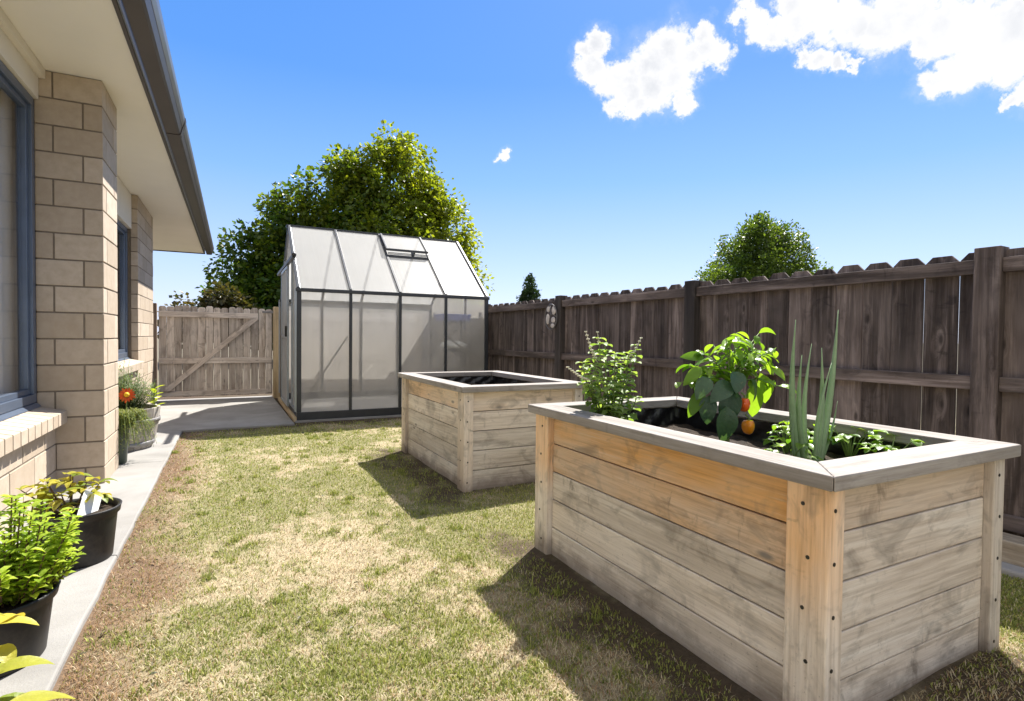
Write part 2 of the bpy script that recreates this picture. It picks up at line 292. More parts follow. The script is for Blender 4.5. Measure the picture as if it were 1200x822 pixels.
# ------------------------------------------------------------------ mesh builder
class MB:
    def __init__(s): s.v = []; s.f = []; s.g = []; s.r = []; s.fr = []; s.mi = []; s.cur = 0; s.starts = []
    def add(s, vs, fs, g=None, r=None, fr=0.):
        b = len(s.v); s.starts.append(b); r = random.random() if r is None else r
        s.v += [tuple(p) for p in vs]; s.g += [tuple(p) for p in (g if g is not None else vs)]; s.r += [r]*len(vs)
        s.fr += (list(fr) if isinstance(fr, (list, tuple)) else [fr]*len(vs))
        s.f += [tuple(b+i for i in q) for q in fs]; s.mi += [s.cur]*len(fs)
    def board(s, o, ax, L, ay, Wd, az, Tk, segs=1, fresh=0., r=None, mid=None):
        """box from corner o: grain along ax (length L), width along ay, thickness along az"""
        o, ax, ay, az = Vector(o), Vector(ax).normalized(), Vector(ay).normalized(), Vector(az).normalized()
        off = Vector((random.uniform(0, 40), random.uniform(0, 40), random.uniform(0, 40)))
        vs, gs, fr = [], [], []
        for i in range(segs+1):
            u = L*i/segs
            for a, b in ((0, 0), (Wd, 0), (Wd, Tk), (0, Tk)):
                vs.append(o+ax*u+ay*a+az*b); gs.append(Vector((u, a, b))+off); fr.append(fresh(i/segs) if callable(fresh) else fresh)
        fs = [(0, 3, 2, 1)]
        for i in range(segs):
            k = 4*i
            for j in range(4): fs.append((k+j, k+(j+1) % 4, k+4+(j+1) % 4, k+4+j))
        k = 4*segs; fs.append((k, k+1, k+2, k+3))
        if ax.cross(ay).dot(az) < 0: fs = [q[::-1] for q in fs]
        s.add(vs, fs, gs, r, fr)
    def box(s, x0, y0, z0, x1, y1, z1, grain='x', **kw):
        X, Y, Z = (1, 0, 0), (0, 1, 0), (0, 0, 1); dx, dy, dz = x1-x0, y1-y0, z1-z0
        if grain == 'x': s.board((x0, y0, z0), X, dx, Y, dy, Z, dz, **kw)
        elif grain == 'y': s.board((x0, y0, z0), Y, dy, Z, dz, X, dx, **kw)
        else: s.board((x0, y0, z0), Z, dz, X, dx, Y, dy, **kw)
    def prism(s, poly, e, grain, fresh=0., r=None):
        """extrude polygon (list of 3D points) by vector e"""
        poly = [Vector(p) for p in poly]; e = Vector(e); n = len(poly)
        nrm = Vector((0, 0, 0))
        for i in range(n): nrm += poly[i].cross(poly[(i+1) % n])
        if nrm.dot(e) > 0: poly = poly[::-1]
        gx = Vector(grain).normalized(); o1 = gx.orthogonal().normalized(); o2 = gx.cross(o1)
        off = Vector([random.uniform(0, 40) for _ in range(3)])
        vs = poly+[p+e for p in poly]
        s.add(vs, [tuple(range(n)), tuple(range(2*n-1, n-1, -1))]+[(i, i+n, (i+1) % n+n, (i+1) % n) for i in range(n)],
              [Vector((p.dot(gx), p.dot(o1), p.dot(o2)))+off for p in vs], r, fresh)
    def tube(s, pts, rad, n=6, cap=True, r=None, flat=1.):
        pts = [Vector(p) for p in pts]; rad = rad if isinstance(rad, (list, tuple)) else [rad]*len(pts)
        vs, fs = [], []; prev = None
        for i, p in enumerate(pts):
            d = (pts[min(i+1, len(pts)-1)]-pts[max(i-1, 0)]).normalized()
            a = d.orthogonal().normalized() if prev is None else (prev-d*prev.dot(d)).normalized()
            prev = a; b = d.cross(a)
            for k in range(n):
                w = 2*math.pi*k/n; vs.append(p+(a*math.cos(w)+b*math.sin(w)*flat)*rad[i])
        for i in range(len(pts)-1):
            for k in range(n): fs.append((i*n+k, i*n+(k+1) % n, (i+1)*n+(k+1) % n, (i+1)*n+k))
        if cap: fs += [tuple(range(n))[::-1], tuple(range((len(pts)-1)*n, len(pts)*n))]
        s.add(vs, fs, None, r)
    def lathe(s, prof, n=32, c=(0, 0, 0), r=None, close=False):
        vs = []; fs = []
        for q, (rr, z) in enumerate(prof):
            for k in range(n):
                w = 2*math.pi*k/n; vs.append((c[0]+rr*math.cos(w), c[1]+rr*math.sin(w), c[2]+z))
        for i in range(len(prof)-1):
            for k in range(n): fs.append((i*n+k, i*n+(k+1) % n, (i+1)*n+(k+1) % n, (i+1)*n+k))
        s.add(vs, fs, None, r)
    def leaf(s, o, d, nrm, L, Wd, droop=.3, fold=.25, secs=5, r=None, pw=1.0, wave=0.):
        """curved folded leaf from o along d"""
        o, d, nrm = Vector(o), Vector(d).normalized(), Vector(nrm)
        side = d.cross(nrm)
        if side.length < 1e-4: side = d.orthogonal()
        side.normalize(); nn = side.cross(d).normalized(); vs = []; fs = []; p = o.copy(); dd = d.copy()
        for i in range(secs+1):
            u = i/secs; w = Wd*.5*(math.sin(math.pi*min(.999, max(.02, u**pw)))**.8) if i < secs else 0
            if i == 0: w = Wd*.03
            nl = side.cross(dd).normalized()
            wv = math.sin(u*9+o.x*50)*wave*Wd
            vs += [p+side*w+nl*(w*fold*2+wv), p.copy(), p-side*w+nl*(w*fold*2-wv)]
            p = p+dd*(L/secs); dd = (dd-nn*(droop/secs)*1.6).normalized()
        for i in range(secs):
            a = 3*i; fs += [(a, a+1, a+4, a+3), (a+1, a+2, a+5, a+4)]
        s.add(vs, fs, None, r)
    def ball(s, c, rad, n=8, m=6, sc=(1, 1, 1), r=None):
        vs = []; fs = []
        for i in range(m+1):
            ph = math.pi*i/m
            for k in range(n):
                w = 2*math.pi*k/n; vs.append((c[0]+rad*sc[0]*math.sin(ph)*math.cos(w), c[1]+rad*sc[1]*math.sin(ph)*math.sin(w), c[2]+rad*sc[2]*math.cos(ph)))
        for i in range(m):
            for k in range(n): fs.append((i*n+k, (i+1)*n+k, (i+1)*n+(k+1) % n, i*n+(k+1) % n))
        s.add(vs, fs, None, r)
    def each(s, name, m, parent, bevel=0., smooth=False):
        """one object per added piece"""
        out = []; st = s.starts+[len(s.v)]; fi = 0
        for a, e in zip(st[:-1], st[1:]):
            q = MB(); q.v = s.v[a:e]; q.g = s.g[a:e]; q.r = s.r[a:e]; q.fr = s.fr[a:e]
            q.f = [tuple(i-a for i in f) for f in s.f if a <= f[0] < e]; q.mi = [0]*len(q.f)
            out.append(q.build(name, m, parent, bevel, smooth))
        return out
    def build(s, name, mats, parent=None, bevel=0., smooth=False):
        me = bpy.data.meshes.new(name); me.from_pydata(s.v, [], s.f)
        a = me.attributes.new('gco', 'FLOAT_VECTOR', 'POINT'); a.data.foreach_set('vector', np.array(s.g, dtype=np.float32).ravel())
        a = me.attributes.new('rnd', 'FLOAT', 'POINT'); a.data.foreach_set('value', np.array(s.r, dtype=np.float32))
        a = me.attributes.new('fresh', 'FLOAT', 'POINT'); a.data.foreach_set('value', np.array(s.fr, dtype=np.float32))
        mats = mats if isinstance(mats, (list, tuple)) else [mats]
        for mm in mats: me.materials.append(mm)
        if len(mats) > 1: me.polygons.foreach_set('material_index', s.mi)
        if smooth: me.polygons.foreach_set('use_smooth', [True]*len(me.polygons))
        me.update()
        o = bpy.data.objects.new(name, me); COL.objects.link(o)
        if parent: o.parent = parent
        if bevel:
            b = o.modifiers.new('bevel', 'BEVEL'); b.width = bevel; b.segments = 2; b.limit_method = 'ANGLE'; b.angle_limit = R(40)
        return o
def tag(o, label=None, cat=None, group=None, kind=None):
    if label: o['label'] = label
    if cat: o['category'] = cat
    if group: o['group'] = group
    if kind: o['kind'] = kind
    return o
def thing(name, label, cat, loc=(0, 0, 0), rz=0., group=None):
    o = bpy.data.objects.new(name, None); COL.objects.link(o); o.location = loc; o.rotation_euler = (0, 0, rz); o.empty_display_size = .2
    return tag(o, label, cat, group)

# ------------------------------------------------------------------ ground with numpy value noise
def vnoise(x, y, scale, seed, octs=4, gain=.5):
    out = 0; amp = 1; tot = 0
    for o in range(octs):
        rs = np.random.RandomState(seed*31+o); G = rs.rand(256, 256)
        X = x*scale*2**o+1000.3; Y = y*scale*2**o+1000.7
        xi = np.floor(X).astype(int); yi = np.floor(Y).astype(int); fx = X-xi; fy = Y-yi; fx = fx*fx*(3-2*fx); fy = fy*fy*(3-2*fy)
        g = lambda a, b: G[a % 256, b % 256]
        out = out+amp*((g(xi, yi)*(1-fx)+g(xi+1, yi)*fx)*(1-fy)+(g(xi, yi+1)*(1-fx)+g(xi+1, yi+1)*fx)*fy); tot += amp; amp *= gain
    return out/tot
sst = lambda x, a, b: (lambda t: t*t*(3-2*t))(np.clip((x-a)/(b-a), 0, 1))
def bed_dist(x, y):
    d = np.full_like(x, 9.)
    for (x0, y0, x1, y1) in ((1.33, .81, 2.28, 2.31), (1.42, 3.32, 2.38, 4.8), (.78, 6.86, 3.3, 9.3)):
        dx = np.maximum(np.maximum(x0-x, x-x1), 0); dy = np.maximum(np.maximum(y0-y, y-y1), 0); d = np.minimum(d, np.hypot(dx, dy))
    return d
def ground_masks(x, y):
    """greenness and bare-earth masks over the yard, with bed shade painted in"""
    n = vnoise(x, y, 1.6, 3, 5, .62); n2 = vnoise(x, y, 6., 5, 4, .6)
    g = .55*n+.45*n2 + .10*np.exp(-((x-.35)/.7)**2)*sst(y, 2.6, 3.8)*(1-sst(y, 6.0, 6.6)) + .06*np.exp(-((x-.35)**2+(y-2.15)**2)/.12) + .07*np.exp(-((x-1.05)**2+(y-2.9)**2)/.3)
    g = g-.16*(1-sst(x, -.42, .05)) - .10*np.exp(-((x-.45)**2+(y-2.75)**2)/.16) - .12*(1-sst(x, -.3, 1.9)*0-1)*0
    n3 = vnoise(x, y, 22., 6, 3, .6); bdw = bed_dist(x, y); g = g+.10*(1-sst(bdw, .15, .6))*(x < 2.3)*sst(y, 1.2, 1.8); green = sst(g+.40*(n3-.5), .34, .60)  # extra green close to the beds paints their cast shade on the grass
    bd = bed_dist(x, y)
    west_shade = (1-sst(x, 1.3, 1.4)); bare = np.clip(sst(.17+.16*west_shade-bd+.22*(n2-.5)*2, 0, .22), 0, 1)  # bare soil at the beds, widened westward to paint their shadow darker
    edge = 1-sst(x+.22*(n-.5)*2, -.36, -.06)          # mulchy strip along the path
    front = sst(y+.1*(n2-.5)*4, 6.45, 6.65)
    bare = np.clip(np.maximum(bare, front), 0, 1)
    # trodden earth mound at the near end of the bed
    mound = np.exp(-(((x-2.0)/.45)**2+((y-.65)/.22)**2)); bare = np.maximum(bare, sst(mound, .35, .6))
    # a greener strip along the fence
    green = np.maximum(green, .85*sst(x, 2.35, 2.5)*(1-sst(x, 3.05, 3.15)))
    return green, bare, edge, n, n2, mound
def ground_height(x, y):
    h = (vnoise(x, y, 3., 9, 4)-.5)*.022
    _, _, _, _, _, m = ground_masks(x, y)
    k = (1-sst(x, -.5, -.4)*0)
    near = sst(x, -.42, -.3)*(1-sst(y, 6.4, 6.6))
    yard = (1-sst(np.abs(x-1.2), 2.0, 2.2))*(1-sst(np.abs(y-3.5), 3.6, 4.2))
    rise = 0*sst(x, 2.28, 2.62)*(1-sst(y, 5.5, 6.5)); return h*near*yard + .05*m*yard + rise*(1-sst(x, 4, 9))*sst(y, -8, -3)
xs = np.concatenate([[-600, -200, -60, -20, -8, -4, -2, -1.2, -.8], np.arange(-.5, 3.3, .022), [3.32, 3.6, 4.2, 5, 7, 10, 16, 26, 45, 90, 200, 600]])
ys = np.concatenate([[-600, -200, -60, -20, -8, -3, -1, 0], np.arange(.4, 6.9, .022), [7.1, 7.5, 8, 9, 10, 11, 13, 16, 20, 30, 50, 90, 200, 600, 900]])
GX, GY = np.meshgrid(xs, ys, indexing='ij'); gx, gy = GX.ravel(), GY.ravel()
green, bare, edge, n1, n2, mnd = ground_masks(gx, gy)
gz = ground_height(gx, gy)
def lerp(a, b, t): return a*(1-t[:, None])+np.array(b)*t[:, None]
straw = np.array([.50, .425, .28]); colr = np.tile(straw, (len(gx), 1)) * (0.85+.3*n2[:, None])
colr = lerp(colr, (.20, .20, .08), green*.75); colr = lerp(colr, (.20, .125, .08), edge*.88); colr = lerp(colr, (.085, .058, .038), bare*.92)  # bare tone is dark soil and the painted bed shade
far = (np.hypot(gx-1, gy-4) > 9); colr[far] = (.17, .155, .11)
nx_, ny_ = len(xs), len(ys)
idx = np.arange(nx_*ny_).reshape(nx_, ny_)
faces = np.stack([idx[:-1, :-1], idx[1:, :-1], idx[1:, 1:], idx[:-1, 1:]], -1).reshape(-1, 4)
def npmesh(name, verts, faces, m, parent=None, col=None, rnd=None, smooth=False):
    me = bpy.data.meshes.new(name); k = faces.shape[1]
    me.vertices.add(len(verts)); me.vertices.foreach_set('co', verts.astype(np.float32).ravel())
    me.loops.add(faces.size); me.loops.foreach_set('vertex_index', faces.astype(np.int32).ravel())
    me.polygons.add(len(faces)); me.polygons.foreach_set('loop_start', np.arange(0, faces.size, k, dtype=np.int32))
    if smooth: me.polygons.foreach_set('use_smooth', np.ones(len(faces), dtype=bool))
    me.update(calc_edges=True)
    if col is not None:
        a = me.attributes.new('col', 'FLOAT_COLOR', 'POINT'); a.data.foreach_set('color', np.concatenate([col, np.ones((len(col), 1))], 1).astype(np.float32).ravel())
    if rnd is not None:
        a = me.attributes.new('rnd', 'FLOAT', 'POINT'); a.data.foreach_set('value', rnd.astype(np.float32))
    me.materials.append(m); o = bpy.data.objects.new(name, me); COL.objects.link(o)
    if parent: o.parent = parent
    return o
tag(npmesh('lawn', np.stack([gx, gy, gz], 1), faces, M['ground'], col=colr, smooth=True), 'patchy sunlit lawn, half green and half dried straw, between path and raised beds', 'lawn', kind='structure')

# grass blades
def blades(name, N, kind):
    # sample positions with density falling off with distance from the viewer
    x = RS.uniform(-.42, 3.1, N*6); y = RS.uniform(.45, 6.75, N*6)
    keep = RS.rand(N*6) < np.clip(3.2/(y*y+1.2), .10, 1.)
    x, y = x[keep], y[keep]
    ok = (bed_dist(x, y) > .005) & ~((x < 1.2) & (y < 1.0))
    x, y = x[ok], y[ok]
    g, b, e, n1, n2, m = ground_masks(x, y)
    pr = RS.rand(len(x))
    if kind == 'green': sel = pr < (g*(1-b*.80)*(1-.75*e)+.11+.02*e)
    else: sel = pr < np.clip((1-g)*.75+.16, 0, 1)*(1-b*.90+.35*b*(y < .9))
    x, y, n2, e = x[sel][:N], y[sel][:N], n2[sel][:N], e[sel][:N]; K = len(x)
    z = ground_height(x, y)-.002
    if kind == 'green':   # longer tufts and weeds
        nt = 150; tx, ty = RS.uniform(-.4, 1.9, nt), RS.uniform(1.1, 6.3, nt); k_ = RS.randint(0, nt, 7000)
        ex, ey = tx[k_]+RS.normal(size=7000)*.016, ty[k_]+RS.normal(size=7000)*.016; o_ = bed_dist(ex, ey) > .0; ex, ey = ex[o_], ey[o_]
        x[-len(ex):], y[-len(ey):] = ex, ey; z = ground_height(x, y)-.002
    th = RS.uniform(0, 2*np.pi, K); far = np.clip(y/3, 1, 2.2)
    if kind == 'green':
        L = RS.uniform(.006, .019, K)*(.75+.5*n2)*np.where(RS.rand(K) < .03, 1.7, 1); lean = RS.uniform(.2, 1.1, K); w = RS.uniform(.0012, .0024, K)*far
        L[-len(ex):] *= 1.9
        c1 = np.array([.12, .18, .03]); c2 = np.array([.50, .50, .14]); tt = np.clip(RS.rand(K)*.8+.2*n2, 0, 1)[:, None]; c = c1*(1-tt)+c2*tt
    else:
        L = RS.uniform(.006, .024, K); lean = RS.uniform(.95, 1.55, K); w = RS.uniform(.0007, .0015, K)*far
        c1 = np.array([.42, .34, .19]); c2 = np.array([.72, .63, .43]); tt = RS.rand(K)[:, None]; c = c1*(1-tt)+c2*tt
        br = (RS.rand(K) < .30+.6*e); c[br] *= np.array([.60, .44, .34])
    dx, dy = np.cos(th), np.sin(th); px, py = -dy, dx
    mid = .55*L; a1 = lean*.5; a2 = lean
    p0 = np.stack([x, y, z], 1); m1 = p0+np.stack([dx*np.sin(a1)*mid, dy*np.sin(a1)*mid, np.cos(a1)*mid], 1)
    tp = m1+np.stack([dx*np.sin(a2)*(L-mid), dy*np.sin(a2)*(L-mid), np.maximum(np.cos(a2), -.05)*(L-mid)], 1)
    if kind != 'green':
        for q in (p0, m1, tp): q[:, 2] += .004
    sw = np.stack([px*w, py*w, 0*w], 1)
    V = np.stack([p0-sw, p0+sw, m1+sw*.8, m1-sw*.8, tp+sw*.15, tp-sw*.15], 1).reshape(-1, 3)
    b0 = (np.arange(K)*6)[:, None]
    Fc = np.concatenate([b0+np.array([[0, 1, 2, 3]]), b0+np.array([[3, 2, 4, 5]])], 0)
    return npmesh(name, V, Fc, M['grass'], col=np.repeat(c, 6, 0))
tag(blades('grass', 190000, 'green'), 'short green grass growing in patches over the lawn', 'grass', kind='stuff')
tag(blades('dry_grass', 110000, 'dry'), 'dried straw coloured grass thatch lying over the bare patches', 'dry grass', kind='stuff')

# ------------------------------------------------------------------ concrete path
b = MB()
pe_ = lambda y: -.468+.0145*y
for k, (y0, y1) in enumerate(((-1.5, .9), (.904, 3.02), (3.024, 5.1), (5.104, 6.655))):
    n_ = 10; edge_ = [(pe_(y0+(y1-y0)*q/n_)+(0 if q in (0, n_) else random.uniform(-.004, .004)), y0+(y1-y0)*q/n_, -.1) for q in range(n_+1)]
    b.prism([(-1.2, y0, -.1)]+edge_+[(-1.2, y1, -.1)], (0, 0, .125), (1, 0, 0))
b.prism([(-1.2, 6.665, -.1), (.74, 6.665, -.1), (.74, 9.9, -.1), (-1.2, 9.9, -.1)], (0, 0, .123), (1, 0, 0))
tag(b.build('path', M['concrete'], bevel=.008), 'pale concrete path along the brick house wall, widening to a slab by the gate', 'path', kind='structure')

# ------------------------------------------------------------------ house
WX = -.965; ZS = 2.72; CH = .172
house = thing('brick_house', 'tan brick house wall with cream soffit, dark gutter and blue-grey framed windows at the left', 'house', (-2, 4, 0))
def hp(b, name, m, **kw):
    o = b.build(name, m, None, **kw); o.parent = house; o.matrix_parent_inverse = Matrix.Translation((2, -4, 0)); return o
def course_face(b, axis, a0, a1, fixed, z0, z1, patterns, depth=.07, out=1, top=ZS):
    """bricks on a face. axis 'x' or 'y' = running direction; fixed = face plane coordinate; out = outward sign"""
    k0 = int(round((top-z1)/CH)); k = k0
    while top-(k+1)*CH > z0-CH*.99:
        zt = top-k*CH-.005; zb = max(z0, top-(k+1)*CH+.005)
        if zt-zb > .02:
            L, off = patterns[k % len(patterns)]
            s = a0-off
            while s < a1-.005:
                e = min(s+L, a1+.005); p = max(s, a0-.005)
                if e-p > .03:
                    p_, e_ = (p+.005 if p > a0 else a0), (e-.005 if e < a1 else a1)
                    j = random.uniform(-.0012, .0012)
                    f0, f1 = (fixed-depth, fixed+j) if out > 0 else (fixed+j, fixed+depth)
                    if axis == 'x': b.box(p_, f0, zb, e_, f1, zt)
                    else: b.box(f0, p_, zb, f1, e_, zt)
                s += L
        k += 1
CX0, CX1, CY0, CY1 = WX, -.707, 4.529, 5.03
# brick column: solid corner courses
b = MB(); mo = MB()
x_in = WX-.095
def column(b, x0, x1, y0, y1, zlo, zhi, out_y=True):
    k = int(round((ZS-zhi)/CH))
    while ZS-k*CH > zlo+.02:
        zt = ZS-k*CH-.005; zb = max(zlo, ZS-(k+1)*CH+.005); w = x1-x0
        if k % 2 == 0: cut = x0+.26*w
        else: cut = x0+.70*w
        j = lambda: random.uniform(-.001, .001)
        # front-left brick, front-right (corner) brick reaching back, rear brick
        b.box(x0, y0+j(), zb, cut-.005, y0+.12, zt)
        cb = y0+(.12 if k % 2 == 0 else .38)
        b.box(cut+.005, y0+j(), zb, x1+j(), cb-.005, zt)
        if k % 2 == 0:
            b.box(x0, y0+.125, zb, x1+j(), y1-.004, zt)
        else:
            b.box(x0, cb+.005, zb, x1+j(), y1-.004, zt); b.box(x0, y0+.13, zb, cut-.01, cb-.005, zt)
        k += 1
column(b, x_in, CX1, CY0, CY1, 0, ZS)
mo.box(x_in+.004, CY0+.005, 0, CX1-.005, CY1-.008, ZS-.002)
hp(b, 'brick_column', M['brick'], bevel=.003); hp(mo, 'mortar', M['mortar'])
# main wall under the near window, and the wall beyond
b = MB(); mo = MB()
pat = [(.40, .0), (.40, .2)]
course_face(b, 'y', -1.5, CY0-.004, WX, 0, ZS-13*CH, pat)
hp(b, 'brick_wall', M['brick'], bevel=.003); b = MB()
course_face(b, 'y', CY1+.02, 8.0, WX, 0, ZS-12*CH, pat)
course_face(b, 'y', 8.0, 9.42, WX, 0, ZS, pat)
course_face(b, 'x', -5.9, WX-.075, 9.42, 0, ZS, pat, out=1)
mo.box(WX-.25, -1.5, 0, WX-.004, CY0-.01, ZS-13*CH-.004); mo.box(WX-.25, CY1+.01, 0, WX-.004, 8.005, ZS-12*CH-.004)
mo.box(WX-.25, 8.01, 0, WX-.004, 9.415, ZS-.003); mo.box(-5.9, 9.2, 0, WX-.26, 9.414, ZS-.003)
hp(b, 'brick_wall', M['brick'], bevel=.003); hp(mo, 'mortar', M['mortar'])
# inner walls closing the room behind
b = MB(); b.box(-5.9, -1.5, 0, -5.8, 9.19, ZS); b.box(-5.79, -1.6, 0, -1.3, -1.5, ZS); b.box(-5.79, 5.0, 0, -1.3, 5.08, ZS); b.box(-5.79, -1.49, .01, -1.23, 9.1, .03)
hp(b, 'room_wall', M['interior'])
# brick-on-edge sill
b = MB()
def sill(b, y0, y1, zt):
    y = y0
    while y < y1-.03:
        e = min(y+.108, y1)
        b.prism([(WX-.13, y, zt), (WX+.062, y, zt-.045), (WX+.062, y, zt-.125), (WX-.13, y, zt-.08)], (0, e-y-.006, 0), (0, 1, 0)); y += .112
sill(b, -1.5, CY0-.008, .575); hp(b, 'window_sill', M['brick'], bevel=.004); b = MB(); sill(b, CY1+.06, 7.99, .745)
hp(b, 'window_sill', M['brick'], bevel=.004)
# windows
def window(y0, y1, z0, z1, xf, mull, label):
    w = MB(); fwid = .055
    x0, x1 = xf-.07, xf
    w.box(x0, y0, z0, x1, y1, z0+fwid, grain='y'); w.box(x0, y0, z1-fwid, x1, y1, z1, grain='y')
    w.box(x0, y1-fwid, z0+fwid, x1, y1, z1-fwid, grain='z'); w.box(x0, y0, z0+fwid, x1, y0+fwid, z1-fwid, grain='z')
    for yy in mull: w.box(x0, yy-.03, z0+fwid, x1, yy+.03, z1-fwid, grain='z')
    # inner sash
    g0, g1 = xf-.055, xf-.018
    edges = [y0+fwid]+[e for yy in mull for e in (yy-.03, yy+.03)]+[y1-fwid]
    for i in range(0, len(edges), 2):
        a, c = edges[i], edges[i+1]; k = .035
        w.box(g0, a+.001, z0+fwid+.001, g1, c-.001, z0+fwid+k, grain='y'); w.box(g0, a+.001, z1-fwid-k, g1, c-.001, z1-fwid-.001, grain='y')
        w.box(g0, a+.001, z0+fwid+k, g1, a+k, z1-fwid-k, grain='z'); w.box(g0, c-k, z0+fwid+k, g1, c-.001, z1-fwid-k, grain='z')
    # sloped sub-sill flashing
    w.prism([(x0, y0, z0-.012), (xf+.022, y0, z0-.03), (xf+.022, y0, z0-.024), (xf+.002, y0, z0-.003), (x0, y0, z0-.003)], (0, y1-y0, 0), (0, 1, 0))
    fr = hp(w, 'window', M['frame'], bevel=.003)
    p = MB(); p.box(xf-.040, y0+.08, z0+.08, xf-.036, y1-.08, z1-.08); o = p.build('pane', M['glass']); o.parent = fr
    c = MB(); vs = []; fs = []; n = int((y1-y0)/.02)
    for i in range(n+1):
        y = y0+(y1-y0)*i/n; xx = xf-.115+.018*math.sin(y*34)+.012*math.sin(y*13.7+1); vs += [(xx, y, z0-.05), (xx, y, z1+.04)]
    for i in range(n): fs.append((2*i, 2*i+2, 2*i+3, 2*i+1))
    c.add(vs, fs); o = c.build('curtain', M['curtain'], smooth=True); o.parent = fr
    return fr
window(-1.5, CY0-.012, .592, 2.52, WX-.092, (1.2,), '')
window(CY1+.06, 7.99, .76, 2.30, WX-.10, (6.3,), '')
b = MB(); b.box(WX-.24, -1.5, 2.523, WX-.07, CY0-.006, ZS-.004, grain='y'); b.box(WX-.07, -1.5, 2.66, WX-.035, CY0-.006, ZS-.002, grain='y')
hp(b, 'window_header', M['fascia_cream'], bevel=.002); b = MB(); b.box(WX-.24, CY1+.01, 2.303, WX-.06, 7.995, ZS-.004, grain='y')
hp(b, 'window_header', M['fascia_cream'], bevel=.002)
# soffit
YE = 13.0
b = MB(); b.box(-6.3, -1.8, ZS, -.475, YE, ZS+.02, grain='y')
hp(b, 'soffit', M['soffit'])
b = MB(); b.box(-.474, -1.8, ZS-.018, -.452, YE+.02, ZS+.20, grain='y'); b.box(-6.3, YE+.001, ZS-.018, -.475, YE+.022, ZS+.22, grain='x')
hp(b, 'fascia', M['gutter'], bevel=.002)
b = MB(); b.box(-.4515, -1.8, ZS-.012, -.4455, YE, ZS-.001, grain='y'); hp(b, 'fascia_highlight', M['ghlight'], bevel=.002)  # pale strip added in place of the highlight line under the fascia
b = MB()
gp = [(-.428, ZS+.03), (-.426, ZS-.022), (-.34, ZS-.022), (-.326, ZS-.012), (-.312, ZS+.045), (-.298, ZS+.085), (-.292, ZS+.118), (-.30, ZS+.126), (-.315, ZS+.118), (-.318, ZS+.10), (-.325, ZS+.05), (-.345, ZS-.010), (-.42, ZS-.012), (-.42, ZS+.03)]
segs = [(-1.8, 5.4), (5.402, YE+.03)]
for a, e in segs: b.prism([(x, a, z) for x, z in gp], (0, e-a, 0), (0, 1, 0))
b.prism([(x*1.0+(.006 if x > -.36 else 0), 5.36, z-.004 if z < ZS+.1 else z+.004) for x, z in gp], (0, .09, 0), (0, 1, 0))
go = hp(b, 'gutter', M['gutter'])
b = MB()
for a, e in segs: b.prism([(x, a, z) for x, z in [(-.309, ZS+.048), (-.2955, ZS+.083), (-.2895, ZS+.118), (-.2975, ZS+.129), (-.30, ZS+.127), (-.2915, ZS+.117), (-.2972, ZS+.085), (-.311, ZS+.046)]], (0, e-a, 0), (0, 1, 0))
o = b.build('gutter_lip', M['gutter_sheen']); o.parent = go
# roof sheet
b = MB(); b.prism([(-.40, -1.85, ZS+.135), (-3.6, -1.85, ZS+1.35), (-3.6, -1.85, ZS+1.39), (-.38, -1.85, ZS+.165)], (0, YE+1.9, 0), (0, 1, 0))
b.prism([(-3.602, -1.85, ZS+1.35), (-6.8, -1.85, ZS+.135), (-6.8, -1.85, ZS+.165), (-3.602, -1.85, ZS+1.39)], (0, YE+1.9, 0), (0, 1, 0))
y = -1.8
while y < YE:
    b.prism([(-.385, y, ZS+.168), (-3.59, y, ZS+1.385), (-3.59, y, ZS+1.41), (-.385, y, ZS+.193)], (0, .03, 0), (1, 0, 0)); y += .25
hp(b, 'roof', M['roof'])
house.rotation_euler = (0, 0, -.0165)

